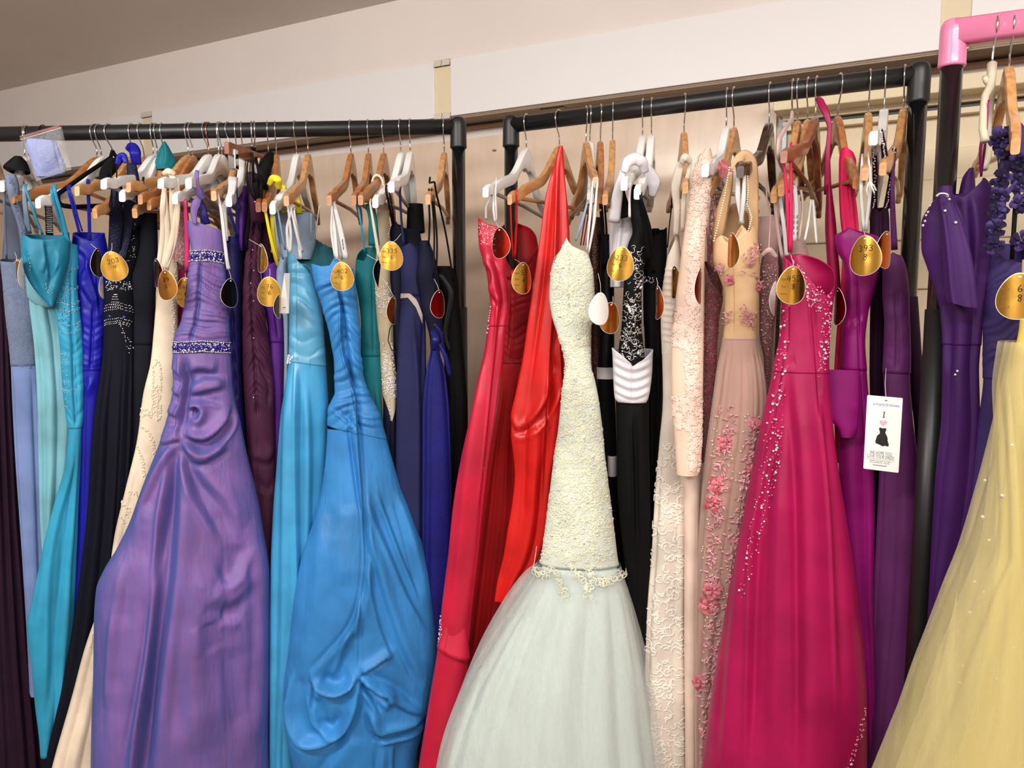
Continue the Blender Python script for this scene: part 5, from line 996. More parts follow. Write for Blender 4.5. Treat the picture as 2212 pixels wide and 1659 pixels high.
for pl in ([(1378, 420, .2), (1392, 480, .18), (1402, 560, .15)], [(1384, 425, .2), (1404, 500, .17), (1412, 590, .13)]): ribbon(o, RB, pl, [6, 9, 10], M['blacks'])
S = Shell(RB, .05, [(490, 1398, 1440), (540, 1392, 1440), (640, 1390, 1436), (800, 1395, 1434), (1000, 1400, 1424), (1200, 1402, 1414)], folds=(4, .004)); o = dress(RB, S, 'black dress with a short row of crystals right of the silver laced one'); S.build('skirt', 700, 1500, M['black'], o); S.build('bodice', 490, 705, M['black'], o, rim=[(0, 30), (.5, 20), (1, 0)], off=.001)
surf_beads(S, o, scatter([(1388, 596), (1412, 600), (1412, 612), (1392, 610)], 26), .0018, M['crystal']); Sk = Shell(RB, .0, [(490, 1408, 1424), (560, 1404, 1428)], k=.3, folds=(3, .002)); Sk.build('ruffle', 494, 560, M['black'], o, nf=30)
ribbon(o, RB, [(1452, 415, .15), (1448, 470, .1), (1442, 535, .08)], 2.5, M['blacks'])
# ivory patterned lace gown
S = Shell(RB, .11, [(505, 1452, 1466), (540, 1444, 1470), (580, 1438, 1474), (640, 1430, 1474), (700, 1428, 1476), (760, 1430, 1480), (860, 1432, 1484), (960, 1424, 1484), (1060, 1416, 1480), (1200, 1408, 1478), (1350, 1396, 1476), (1500, 1391, 1478), (1659, 1390, 1480), (BL, 1388, 1484)], folds=(4, .006), fy=(900, 1150), ridges=[([(1430, y), (1476, y+6)], 2.5, .003) for y in range(580, 740, 14)])
o = dress(RB, S, 'ivory lace gown with raised swirling cords and ribbed bodice'); S.build('skirt', 760, BL, M['ivoryl'], o, nf=90); S.build('bodice', 505, 765, M['ivoryl'], o, step=3, rim=[(0, 50), (.4, 20), (.7, 0), (1, 0)], off=.0006)
curls(S, o, scatter([(1430, 960), (1478, 960), (1474, 1250), (1476, 1659), (1392, 1659), (1400, 1300), (1412, 1080)], 300), 11, .0017, M['ivcord'], 'raised_cord', turns=(.25, .8))
ribbon(o, RB, [(1472, 352, .21), (1480, 341, .215), (1492, 350, .2)], [12, 18, 12], M['ivoryl'], 'lace_loop', .4, 8); ribbon(o, RB, [(1470, 350, .2), (1460, 400, .19), (1462, 450, .17), (1460, 510, .14)], [14, 20, 14, 12], M['ivoryl'], 'lace_strap', .25, 8); ribbon(o, RB, [(1492, 350, .19), (1478, 420, .18), (1474, 500, .15)], [8, 10, 8], M['ivoryl'], 'lace_strap', .25, 8)
# peach lace sleeve
pr = [(322, 1522, 1536), (345, 1506, 1540), (380, 1496, 1538), (430, 1488, 1532), (500, 1478, 1524), (560, 1470, 1522), (640, 1460, 1520), (720, 1452, 1520), (800, 1450, 1519), (880, 1452, 1518), (940, 1456, 1517), (1000, 1460, 1514), (1026, 1462, 1508)]
S = Shell(RB, .18, pr, k=.35, folds=(2, .003), fy=(400, 600)); o = dress(RB, S, 'peach net jacket sleeve edged with heavy lace trim', name='lace_jacket', cat='jacket'); S.build('sleeve', 322, 1026, M['peachn'], o, nf=70)
lp = [scatter([(1508, 330), (1536, 345), (1532, 430), (1512, 560), (1512, 660), (1484, 650), (1488, 500), (1496, 380)], 330, 1), scatter([(1484, 650), (1514, 650), (1512, 800), (1518, 900), (1514, 1020), (1490, 1020), (1488, 880), (1480, 780)], 380, 2), scatter([(1456, 670), (1486, 660), (1484, 760), (1452, 740)], 130, 3), scatter([(1450, 860), (1488, 850), (1490, 930), (1456, 920)], 130, 4)]
curls(S, o, np.concatenate(lp), 4.6, .0013, M['peachl'], 'lace_trim', turns=(.7, 1.4))
Sk = Shell(RB, .03, [(376, 1538, 1556), (420, 1536, 1572), (500, 1530, 1575), (640, 1524, 1560), (760, 1522, 1545)], k=.4, folds=(3, .003)); Sk.build('rear_lace_panel', 376, 760, M['mauve'], o, nf=50); curls(Sk, o, scatter([(1540, 380), (1570, 420), (1572, 520), (1536, 520)], 160), 4, .0009, M['peachl'], 'rear_lace')
# cream satin skirt under it
S = Shell(RB, .12, [(900, 1478, 1514), (1030, 1476, 1512), (1200, 1478, 1510), (1400, 1478, 1508), (1659, 1480, 1506), (BL, 1480, 1506)], folds=(2, .004)); o = dress(RB, S, 'blush cream satin skirt hanging straight below the peach lace sleeve', cat='skirt', name='satin_skirt'); S.build('skirt', 900, BL, M['blushs'], o)
# dusty pink beaded dress with pink strap
S = Shell(RB, .06, [(560, 1520, 1540), (600, 1522, 1550), (640, 1522, 1562), (700, 1522, 1552), (800, 1520, 1548), (900, 1518, 1542), (1000, 1516, 1540)], folds=(3, .004)); o = dress(RB, S, 'dusky pink beaded lace dress behind the nude one, with thin pink straps'); S.build('bodice', 560, 1000, M['mauve'], o, rim=[(0, 0), (.5, 50), (1, 80)]); curls(S, o, scatter([(1524, 620), (1555, 640), (1545, 900), (1520, 900)], 120), 5, .0009, M['rosed'], 'lace_flowers'); surf_beads(S, o, scatter([(1524, 620), (1555, 640), (1545, 900), (1520, 900)], 60), .0016, M['pinkbead'])
for x in (1520, 1536): ribbon(o, RB, [(x, 428, .18), (x+6, 480, .15), (1530, 580, .1)], 2.2, M['rosed'])
# nude gown with roses
pr = [(470, 1556, 1622), (490, 1548, 1632), (520, 1542, 1636), (560, 1541, 1640), (600, 1556, 1640), (640, 1566, 1638), (690, 1566, 1636), (728, 1563, 1634), (760, 1558, 1640), (800, 1550, 1648), (860, 1542, 1654), (920, 1534, 1652), (1000, 1524, 1640), (1100, 1516, 1622), (1200, 1510, 1604), (1300, 1506, 1588), (1400, 1503, 1570), (1500, 1502, 1556), (1659, 1504, 1540), (BL, 1504, 1530)]
S = Shell(RB, .14, pr, k=.6, folds=(10, .006), fy=(735, 850), seed=5, ridges=[([(1582, 560), (1584, 640), (1584, 728)], 2, -.003), ([(1560, 500), (1580, 520), (1600, 490)], 5, .004)])
o = dress(RB, S, 'nude satin and tulle gown covered with pink fabric roses and embroidery'); S.build('skirt_lining', 728, BL, M['nudel'], o, off=-.005, nf=90); S.build('bodice', 470, 732, M['nude'], o, step=4, nf=90, rim=[(0, 50), (.15, 38), (.3, 44), (.45, 56), (.55, 30), (.65, 16), (.8, 34), (1, 10)], rimb=-40, thick=.0015, off=.001)
S2 = Shell(RB, .145, pr, k=.62, folds=(16, .005), fy=(735, 820), seed=15); S2.build('tulle_skirt', 729, BL, M['nudet'], o, nf=120, off=.002)
Sb = Shell(RB, .10, [(335, 1588, 1620), (345, 1580, 1628), (380, 1574, 1632), (430, 1562, 1636), (480, 1550, 1638), (520, 1544, 1638)], k=.5, folds=(2, .002))
ribbon(o, RB, [(1578, 372, .20), (1574, 400, .19), (1562, 450, .17), (1552, 500, .15), (1550, 545, .12)], [10, 16, 24, 26, 20], M['nude'], 'left_shoulder', .12); ribbon(o, RB, [(1580, 366, .2), (1590, 346, .2), (1606, 338, .19), (1618, 352, .18), (1624, 390, .17), (1627, 450, .16), (1628, 500, .14), (1626, 550, .11)], [6, 12, 26, 30, 26, 20, 18, 12], M['nude'], 'right_shoulder', .2, 8)
ribbon(o, RB, [(1594, 380, .21), (1594, 420, .2), (1604, 484, .18)], [7, 12, 8], M['wrib'], 'hanging_loop'); ribbon(o, RB, [(1608, 375, .21), (1606, 430, .2), (1600, 484, .18)], [5, 10, 8], M['wrib'], 'hanging_loop')
bp = [rp(RB, x, y, .2) for x, y in np.r_[along([(1576, 362), (1566, 420), (1550, 490), (1542, 520)], 30), along([(1614, 366), (1616, 410), (1614, 440), (1624, 470), (1616, 500), (1594, 518)], 34)]]; beads(o, np.array(bp), .0019, M['pearl'], 'beaded_edge')
for i_, (x, y) in enumerate(((1600, 345), (1616, 348), (1624, 372), (1628, 400), (1630, 430), (1630, 460))): rose(Sb, o, x, y, 8, [M['rleaf'], M['rosep']], 70+i_)
rs = np.random.RandomState(11); it = []
def sprig(cx_, cy_, n, sp, L=11, it=it, rs=rs):
    for _ in range(n): it.append((cx_+sp*rs.randn()*.6, cy_+sp*rs.randn(), rs.rand()*6.28, L*(.7+.6*rs.rand())))
for q in ((1616, 570, 26, 12), (1628, 540, 12, 10), (1562, 580, 16, 10), (1606, 680, 18, 9), (1618, 690, 20, 10), (1575, 686, 12, 7), (1630, 610, 12, 12)): sprig(*q, L=9)
for y in range(900, 1659, 30):
    xl = np.interp(y, [900, 1000, 1200, 1400, 1659], [1560, 1545, 1528, 1518, 1512]); sprig(xl+16, y, 14, 13); sprig(np.interp(y, [900, 1000, 1200, 1400], [1625, 1612, 1580, 1550]), y+14, 11, 11)
it = [i for i in it if i[1] < 1700]; leaves(S2, o, it, M['rleaf'], 'embroidered_leaves', lift=.005)
for i, (x, y, sz) in enumerate(((1572, 952, 20), (1626, 912, 15), (1556, 1045, 23), (1546, 1085, 24), (1542, 1268, 21), (1534, 1302, 22), (1618, 1010, 12), (1517, 1472, 20), (1590, 1160, 12), (1578, 1250, 11), (1640, 480, 9), (1577, 605, 11), (1612, 372, 13), (1622, 356, 12), (1634, 620, 9))):
    Sx = S2 if y > 700 else S; rose(Sx, o, x, y, sz, [M['rosep'], M['rosed']], i)
surf_beads(S2, o, scatter([(1545, 900), (1635, 880), (1600, 1200), (1560, 1600), (1512, 1600), (1520, 1200)], 120), .0016, M['pearl'], 'scattered_beads', lift=.006)
# pale things between the nude and raspberry gowns
S = Shell(RB, .06, [(545, 1648, 1676), (580, 1642, 1682), (640, 1640, 1680), (720, 1640, 1672), (780, 1650, 1668), (860, 1652, 1664)], folds=(3, .004)); o = dress(RB, S, 'rolled dusty pink beaded dress left of the raspberry gown'); S.build('bodice', 545, 900, M['mauve'], o, thick=.001); surf_beads(S, o, scatter([(1648, 570), (1678, 580), (1665, 760), (1645, 740)], 40), .002, M['pearl'])
ribbon(o, RB, [(1646, 552, .15), (1662, 540, .16), (1678, 556, .15)], [8, 12, 8], M['palep'], 'rolled_edge', .5, 8)
S = Shell(RB, -.02, [(468, 1632, 1676), (500, 1628, 1690), (540, 1640, 1680), (560, 1650, 1670)], k=.3, folds=(0, 0)); o = dress(RB, S, 'pale blush round fabric panel behind the blush flocked hanger', name='fabric_panel', cat='panel'); S.build('panel', 468, 560, M['palep'], o, nf=40)
S = Shell(RB, -.01, [(520, 1708, 1740), (560, 1706, 1748), (640, 1710, 1740)], k=.5, folds=(4, .003)); o = dress(RB, S, 'dusky pink rolled collar showing over the raspberry gown', name='rolled_collar', cat='collar'); S.build('collar', 520, 640, M['palep'], o, thick=.002, nf=40)
S = Shell(RB, .04, [(430, 1712, 1716), (440, 1700, 1722), (640, 1695, 1712)], k=.3, folds=(0, 0))
o = root('care_ribbon', rp(RB, 1706, 430, .1), 'cluster of pale hanging ribbons with printed care text behind the pink straps', 'ribbon', 'dresses on the middle rack')
for pl, w, mt in (([(1674, 430, .17), (1678, 480, .15), (1690, 560, .12)], 7, 'palep'), ([(1684, 425, .16), (1692, 480, .15), (1700, 560, .12)], 8, 'wrib'), ([(1716, 400, .1), (1720, 460, .1), (1716, 520, .1)], 9, 'whites'), ([(1730, 410, .1), (1734, 450, .1), (1726, 520, .1)], 5, 'palep'), ([(1752, 432, .1), (1746, 480, .1), (1738, 520, .1)], 5, 'wrib'), ([(1756, 432, .1), (1760, 480, .1), (1764, 525, .1)], 5, 'wrib'), ([(1657, 376, .18), (1656, 420, .16), (1664, 480, .14), (1660, 550, .13)], 3, 'palep')): ribbon(o, RB, pl, w, M[mt], 'ribbon')
for x in (1715, 1722):
    for y in (468, 480, 492, 504): b = MB(); c = rp(RB, x, y, .104); b.box(c-np.array([.0004, .0004, .003]), c+np.array([.0006, .0004, .003])); b.build('printed_mark', M['ink'], o)
# raspberry gown
pr = [(548, 1694, 1764), (560, 1693, 1784), (590, 1692, 1804), (630, 1690, 1802), (680, 1688, 1796), (730, 1684, 1792), (780, 1674, 1790), (830, 1664, 1792), (900, 1648, 1798), (1000, 1628, 1810), (1100, 1610, 1826), (1200, 1592, 1842), (1300, 1574, 1856), (1400, 1558, 1868), (1500, 1542, 1874), (1659, 1520, 1874), (BL, 1498, 1874)]
S = Shell(RB, .20, pr, k=.5, folds=(5, .008), fy=(820, 1200), soft=.001, seed=12, ridges=[([(1702, 560), (1703, 700), (1698, 770)], 3, -.004), ([(1700, 770), (1680, 900), (1640, 1100), (1614, 1300)], 5, .006), ([(1692, 860), (1662, 1000), (1640, 1200), (1630, 1659)], 9, -.013), ([(1752, 640), (1762, 760), (1772, 900)], 4, -.004), ([(1720, 800), (1740, 1100), (1750, 1659)], 14, .008), ([(1780, 860), (1804, 1100), (1820, 1500)], 8, -.009), ([(1690, 1000), (1680, 1659)], 18, .007), ([(1600, 1200), (1570, 1659)], 12, .007)])
o = dress(RB, S, 'large raspberry gown with pink crystal bands down both sides of the bodice'); S.build('skirt', 800, BL, M['mag'], o, nf=150, step=5); S.build('bodice', 548, 805, M['mag'], o, step=4, nf=100, rim=[(0, 4), (.1, 14), (.3, 32), (.5, 54), (.7, 80), (.88, 92), (1, 70)], rimb=-4, thick=.0015, off=.001)
bl = scatter([(1692, 640), (1712, 640), (1706, 760), (1700, 840), (1690, 1000), (1650, 1150), (1618, 1300), (1604, 1290), (1632, 1100), (1660, 920), (1680, 780)], 260, 1); br_ = scatter([(1708, 560), (1722, 566), (1750, 610), (1796, 630), (1794, 760), (1770, 830), (1764, 780), (1776, 680), (1744, 660), (1728, 620)], 300, 2); b3 = along([(1874, 1506), (1850, 1580), (1830, 1630), (1814, 1662)], 60, 5)
surf_beads(S, o, np.r_[bl[:170], br_[:200], b3[:40]], .0016, M['pinkbead'], 'small_crystals', jit=.8, lift=.002); surf_beads(S, o, np.r_[bl[170:200], br_[200:220], b3[40:44], along([(1698, 640), (1700, 760), (1688, 860), (1670, 960), (1652, 1070)], 14, 4)], .0027, M['crystal'], 'large_crystals', jit=.5, lift=.002)
for pl in ([(1693, 345, .21), (1700, 430, .21), (1706, 545, .2)], [(1708, 320, .21), (1709, 430, .21), (1707, 545, .2)]): ribbon(o, RB, pl, [4, 7, 8], M['hotp'], 'strap')
# magenta straps hung over a hook
S = Shell(RB, .05, [(430, 1784, 1800), (480, 1782, 1806), (560, 1786, 1812), (600, 1790, 1815)], folds=(3, .004)); o = dress(RB, S, 'raspberry halter dress looped over a hanger hook'); S.build('bodice', 400, 640, M['mag'], o); ribbon(o, RB, [(1764, 212, .03), (1772, 220, .05), (1786, 250, .06), (1792, 280, .06), (1788, 330, .06), (1788, 420, .05)], [8, 14, 12, 8, 9, 14], M['mag'], 'looped_strap', .3, 8)
# hot pink
S = Shell(RB, .08, [(318, 1818, 1836), (330, 1814, 1844), (350, 1812, 1850), (400, 1812, 1846), (460, 1814, 1852), (520, 1820, 1856), (620, 1816, 1842), (740, 1806, 1830), (830, 1802, 1824), (1000, 1806, 1830)], k=.6, folds=(9, .004), fy=(330, 400)); o = dress(RB, S, 'hot pink pleated jersey dress pulled over a wooden hanger arm'); S.build('bodice', 318, 1000, M['hotp'], o, rim=[(0, 4), (.5, 0), (1, 12)])
# fuchsia plum
pr = [(492, 1812, 1866), (510, 1806, 1896), (540, 1810, 1902), (570, 1824, 1900), (610, 1828, 1892), (680, 1824, 1874), (740, 1818, 1868), (800, 1816, 1872), (900, 1814, 1880), (1000, 1812, 1886), (1100, 1820, 1890), (1300, 1840, 1888), (1500, 1868, 1890), (BL, 1880, 1900)]
S = Shell(RB, .13, pr, folds=(3, .004), fy=(800, 1000), soft=.0015, ridges=[([(1854, 600), (1856, 760), (1866, 1000)], 2.5, -.004), ([(1822, 540), (1840, 600), (1836, 680)], 5, .004), ([(1830, 700), (1850, 690), (1866, 680)], 5, -.004)]); o = dress(RB, S, 'fuchsia plum satin dress behind the tag marked 393'); S.build('skirt', 790, BL, M['fuch'], o); S.build('bodice', 492, 800, M['fuch'], o, rim=[(0, 14), (.4, 0), (1, 20)], rimb=10, thick=.001, off=.001)
Sk = Shell(RB, .17, [(800, 1778, 1856), (850, 1780, 1856), (900, 1786, 1854), (930, 1812, 1852), (950, 1818, 1840)], k=.25, dmin=.008, folds=(2, .003), back=.01); Sk.build('side_panel', 800, 945, M['fuch'], o, nf=40)
for pl in ([(1864, 320, .0), ], ): pass
ribbon(o, RB, [(1862, 345, .2), (1860, 400, .2), (1866, 500, .18)], [4, 7, 6], M['wrib'], 'hanging_loop'); ribbon(o, RB, [(1876, 340, .2), (1880, 390, .2), (1870, 500, .18)], [3, 8, 6], M['wrib'], 'hanging_loop')
b = MB(); 
for pl in (((1878, 390), (1888, 402), (1893, 412)), ((1878, 392), (1886, 410), (1889, 418)), ((1876, 394), (1872, 410), (1874, 424))): b.sweep([rp(RB, x, y, .21) for x, y in pl], .0014, 6)
b.build('ribbon_bow', M['thread'], o)
# dark plum chiffon with beaded straps
S = Shell(RB, .04, [(440, 1884, 1916), (480, 1880, 1920), (600, 1880, 1920), (800, 1878, 1915), (1000, 1885, 1915), (1300, 1888, 1910)], folds=(6, .005), fy=(430, 500)); o = dress(RB, S, 'dark plum chiffon dress with sparkling beaded straps'); S.build('skirt', 600, 1500, M['dplum'], o); S.build('bodice', 440, 605, M['dplum'], o, off=.001, rim=[(0, 0), (.5, 20), (1, 0)])
for pl in ([(1902, 280, .2), (1908, 310, .19), (1912, 345, .17)], [(1932, 320, .15), (1926, 380, .14), (1915, 450, .1)], [(1888, 320, .18), (1890, 380, .14), (1888, 450, .1)]):
    ribbon(o, RB, pl, [8, 9, 12], M['dplum'], 'beaded_strap', .3); 
    P = along([(x, y) for x, y, f in pl], 34, 2.5, 3); beads(o, np.array([rp(RB, x, y, np.interp(y, [p[1] for p in pl], [p[2] for p in pl])+.006) for x, y in P]), .0015, M['crystal'], 'strap_beads')
# plum crepe gown with simple card
pr = [(545, 1912, 1944), (580, 1908, 1956), (630, 1908, 1962), (700, 1912, 1964), (760, 1910, 1966), (804, 1908, 1966), (900, 1912, 1972), (1000, 1902, 1984), (1100, 1896, 1990), (1250, 1888, 1994), (1400, 1878, 1984), (1500, 1870, 1976), (1659, 1858, 1962), (BL, 1846, 1950)]
S = Shell(RB, .12, pr, folds=(4, .007), fy=(810, 1000), soft=.001, ruche=[(620, 800, 18, .0018, .5, 20)]); o = dress(RB, S, 'plum crepe gown with the white printed card hanging in front'); S.build('skirt', 800, BL, M['plumc'], o, nf=90); S.build('bodice', 545, 806, M['plumc'], o, off=.0015, rim=[(0, 20), (.5, 0), (1, 10)], thick=.001)
ribbon(o, RB, [(1930, 330, .16), (1928, 420, .15), (1932, 540, .12)], [5, 8, 12], M['plumc'])
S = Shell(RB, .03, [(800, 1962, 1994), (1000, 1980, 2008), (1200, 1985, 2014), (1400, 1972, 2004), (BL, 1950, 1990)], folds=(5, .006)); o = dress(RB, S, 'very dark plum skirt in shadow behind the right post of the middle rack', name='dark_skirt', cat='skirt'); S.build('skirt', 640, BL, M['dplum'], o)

# ------------------------------------------------------------------ pink rail on the right
S = Shell(RC, -.06, [(620, 2006, 2040), (800, 2006, 2040), (1000, 2004, 2030), (1300, 2000, 2020)], folds=(2, .003)); o = dress(RC, S, 'mauve pink dress strip between the black posts and the violet gown'); S.build('skirt', 620, 1400, M['mauvep'], o)
pr = [(386, 2100, 2128), (396, 2070, 2136), (410, 2040, 2142), (440, 2010, 2146), (480, 1992, 2148), (530, 1992, 2146), (580, 2006, 2140), (630, 2022, 2130), (680, 2034, 2122), (740, 2038, 2118), (800, 2036, 2114), (900, 2034, 2116), (1000, 2024, 2112), (1100, 2016, 2100), (1250, 2008, 2070), (1400, 2000, 2040), (1500, 1996, 2020), (BL, 1985, 2010)]
S = Shell(RC, .06, pr, k=.5, folds=(4, .006), fy=(420, 700), soft=.0015, ridges=[([(2060, 430), (2080, 480), (2090, 560)], 7, -.006), ([(2100, 420), (2110, 520), (2100, 640)], 9, .006), ([(2030, 640), (2044, 700), (2046, 800)], 6, -.005)]); o = dress(RC, S, 'violet one shoulder gown with a pleated sash on the pink rail'); S.build('skirt', 740, BL, M['vio2'], o); S.build('bodice', 386, 745, M['vio2'], o, step=4, rim=[(0, 30), (.3, 34), (.5, 40), (.8, 0), (1, 0)], rimb=20, thick=.001, off=.001)
Sk = Shell(RC, .10, [(398, 2030, 2056), (430, 2024, 2060), (480, 2030, 2078), (560, 2036, 2100), (640, 2042, 2112), (668, 2050, 2116)], k=.3, dmin=.01, folds=(5, .004), fy=(400, 500), back=.01); Sk.build('pleated_sash', 402, 662, M['vio2'], o, step=4, nf=70, hem=[(0, -12), (.5, 0), (1, 4)])
Sk2 = Shell(RC, -.02, [(362, 2094, 2104), (380, 2080, 2106), (420, 2070, 2108)], k=.4, folds=(0, 0)); Sk2.build('rear_cup', 364, 440, M['vio2'], o, nf=36)
surf_beads(S, o, [(2008, 455), (2010, 440), (2004, 462), (2002, 475), (1998, 484), (2018, 398+22), (2030, 412), (2070, 800), (2066, 808)], .0025, M['crystal'], 'scattered_crystals'); surf_beads(Sk, o, [(2042, 456), (2064, 482), (2050, 432), (2046, 425)], .0025, M['crystal'], 'scattered_crystals')
b = MB(); b.sweep([rp(RC, 2036+12*math.cos(a), 424-6*math.sin(a), .13) for a in np.linspace(.2, 3.3, 12)], .0022, 8); b.build('slide_ring', M['chrome'], o)
ribbon(o, RC, [(2136, 215, .1), (2130, 290, .1), (2120, 380, .08)], [3, 4, 3], M['fuch']); ribbon(o, RC, [(2128, 260, .1), (2118, 320, .1), (2119, 382, .08)], [3, 5, 3], M['fuch'])
pr = [(530, 2144, 2230), (560, 2138, 2260), (600, 2132, 2270), (660, 2126, 2270), (740, 2124, 2270), (820, 2124, 2260), (900, 2116, 2250), (1000, 2104, 2240), (1100, 2090, 2200), (1250, 2070, 2180), (BL, 2040, 2170)]
S = Shell(RC, .07, pr, k=.4, folds=(4, .006), fy=(800, 950), soft=.001, ruche=[(560, 810, 17, .003, .8, -50)]); o = dress(RC, S, 'indigo violet chiffon gown with gathered bodice at the right edge'); S.build('skirt', 815, BL, M['ind2'], o); S.build('bodice', 520, 820, M['ind2'], o, step=4, rim=[(0, 0), (.3, 40), (.6, 50), (1, 20)], thick=.001, off=.001)
ribbon(o, RC, [(2166, 300, .1), (2170, 350, .1), (2162, 420, .1), (2152, 480, .09), (2142, 540, .08)], [12, 16, 20, 20, 16], M['ind2'], 'ruffled_strap', .4, 8); ribbon(o, RC, [(2182, 282, .12), (2192, 272, .12), (2202, 284, .12), (2206, 340, .12)], [12, 18, 18, 14], M['ind2'], 'strap_loop', .4, 8)
ribbon(o, RC, [(2210, 330, .12), (2196, 420, .11), (2186, 560, .1)], [8, 8, 7], M['blacks'], 'hanging_loop'); ribbon(o, RC, [(2156, 340, .1), (2158, 400, .1)], 2, M['blacks'])
M['petal'] = F_('dark_indigo_petal', (30, 20, 52), .75, .2)
class Flat:  # places fabric flowers off a shell: point and outward normal on the rack plane
    def __init__(s, R, f): s.R = R; s.f = f; C = rp(R, 2160, 330, f); d = np.array([C[0], C[1], 0]); s.dc = np.linalg.norm(d); s.v = d/s.dc; s.r = np.array([s.v[1], -s.v[0], 0])
    def at(s, x, y, lift=0): return rp(s.R, x, y, s.f+lift), -s.v
Fc = Flat(RC, .11)
for i, (x, y, sz) in enumerate(((2166, 300, 24), (2172, 322, 18), (2206, 345, 26), (2212, 372, 20))): rose(Fc, o, x, y, sz, [M['petal'], M['ind2']], 40+i)
rs = np.random.RandomState(9)
for y in range(385, 540, 36):
    x = np.interp(y, [380, 540], [2164, 2146]); rose(Fc, o, x, y, 17, [M['petal'], M['ind2']], y)
for y in (400, 440, 520): rose(Fc, o, 2206, y, 18, [M['petal'], M['ind2']], y+3)
# yellow tulle gown
pr = [(560, 2208, 2290), (700, 2202, 2300), (760, 2192, 2310), (840, 2172, 2330), (900, 2158, 2345), (1000, 2134, 2370), (1100, 2108, 2400), (1200, 2080, 2420), (1300, 2044, 2440), (1400, 2010, 2460), (1500, 1976, 2480), (1600, 1946, 2500), (1659, 1926, 2510), (BL, 1862, 2560), (2150, 1760, 2640)]
S = Shell(RC, .19, [(y, a+(0 if y < 800 else min(150, (y-800)*.2)), b_) for y, a, b_ in pr], k=.3, dmax=.075, folds=(13, .008), fy=(760, 1100), cxp=2250, seed=6); o = dress(RC, S, 'yellow tulle gown with a wide sparkling skirt in the lower right corner'); S.build('lining_skirt', 740, 2150, M['yin'], o, nf=130); S.build('bodice', 560, 745, M['yin'], o)
for i, (dx, n_) in enumerate(((0, 17), (60, 13), (110, 21))):
    Sx = Shell(RC, .20+.004*i, [(y, a+(0 if y < 800 else min(dx, (y-800)*dx*.0025)), b_) for y, a, b_ in pr], k=.3, dmax=.08, folds=(n_, .006), fy=(740, 1000), cxp=2250, seed=30+i); Sx.build('tulle_layer', 740, 2150, M['ytul'], o, nf=150, off=.006+.008*i)
surf_beads(S, o, [(2190, 1074), (2112, 1133), (2087, 1282), (2156, 1296), (2060, 1354), (2174, 1473), (2095, 1520), (2205, 1400), (2025, 1480), (2206, 960), (2128, 1050), (2170, 1180)], .003, M['crystal'], 'scattered_sequins', lift=.03)

# ------------------------------------------------------------------ tags
E = egg_tag
E(RA, .21, 38, 583, 13, 46, M['gold'], 'narrow gold tag edge far left in front of the grey-blue lace bodice', printed=False, hole=(32, 545), side=-1)
E(RA, .215, 50, 592, 9, 68, M['card'], 'thin cream tag seen edge-on left of the teal bodice', printed=False)
E(RA, .235, 213, 568, 22, 62, M['blackfoil'], 'dark tag seen from the side, left of the tag marked 203', hole=(196, 527))
E(RA, .26, 246, 575, 64, 64, M['gold'], 'large gold tag handwritten 203 over 4 on the midnight black dress', ('203', '4'), roll=-14, printed=False, hole=(242, 525), yaw=0)
E(RA, .17, 222, 620, 7, 50, M['card'], 'thin white tag edge hanging below the tag marked 203', printed=False)
E(RA, .20, 338, 590, 17, 62, M['copperfoil'], 'reddish amber tag edge peeping out left of the tag marked 89', side=-1)
E(RA, .25, 358, 616, 37, 65, M['amber'], 'brown amber tag handwritten 89 over 6 on the cream dress', ('89', '6'), printed=False, hole=(352, 570), side=-1)
E(RA, .19, 400, 632, 42, 64, M['gold'], 'gold tag handwritten 40 over 6, partly covered by the purple gown', ('40', '6'), hole=(400, 590), side=-1)
E(RA, .22, 499, 633, 34, 62, M['blackfoil'], 'black looking oval tag right of the purple gown bodice', hole=(494, 583))
E(RA, .20, 563, 558, 20, 62, M['gold'], 'narrow gold tag turned aside above the tag marked 76', hole=(538, 517), side=-1, roll=8)
E(RA, .24, 581, 630, 50, 64, M['gold'], 'gold tag handwritten 76 over 6 on the violet dress', ('76', '6'), hole=(583, 580), side=-1)
E(RA, .25, 603, 662, 15, 52, M['amber'], 'narrow amber tag just right of the tag marked 76', hole=(614, 600), roll=12)
E(RA, .24, 738, 597, 48, 62, M['gold'], 'gold tag handwritten 402 over 6 on the cornflower blue gown', ('402', '6'), hole=(732, 560), side=-1)
E(RA, .24, 845, 553, 50, 62, M['gold'], 'bright gold tag handwritten 335 over 6 in front of the navy halter', ('335', '6'), hole=(866, 505))
E(RA, .21, 850, 670, 19, 62, M['amber'], 'amber tag seen at an angle beside the crystal champagne bodice', hole=(826, 600), roll=10)
E(RA, .19, 818, 590, 12, 62, M['blackfoil'], 'dark olive tag edge slanting over the teal green bodice', hole=(792, 550), roll=28)
E(RA, .20, 949, 657, 30, 60, M['redfoil'], 'dark red tag on the shimmering navy halter gown', hole=(938, 603))
E(RB, .28, 1079, 525, 38, 66, M['redfoil'], 'tag coloured with a dark red reflection, handwritten 261 over 6 on the crimson bodice', ('261', '6'), hole=(1070, 478), side=-1)  # the gown's red reflection is put into the foil colour
E(RB, .20, 1130, 601, 41, 68, M['gold'], 'gold tag handwritten 57 over 6 on the deep red dress', ('57', '6'), hole=(1112, 560), side=1)
E(RB, .25, 1339, 570, 56, 74, M['gold'], 'gold tag handwritten 233 over 6 between white satin and black lace', ('233', '6'), roll=8, hole=(1350, 530), side=-1)
E(RB, .26, 1297, 667, 42, 70, M['card'], 'plain white egg shaped tag right of the mint gown bodice', hole=(1292, 590), printed=False)
E(RB, .22, 1320, 687, 42, 68, M['amber'], 'dull gold tag half hidden behind the plain white tag', hole=(1324, 640), printed=False)
E(RB, .22, 1420, 654, 17, 72, M['copperfoil'], 'narrow amber tag on the black dress left of the ivory lace gown', hole=(1418, 600), side=-1)
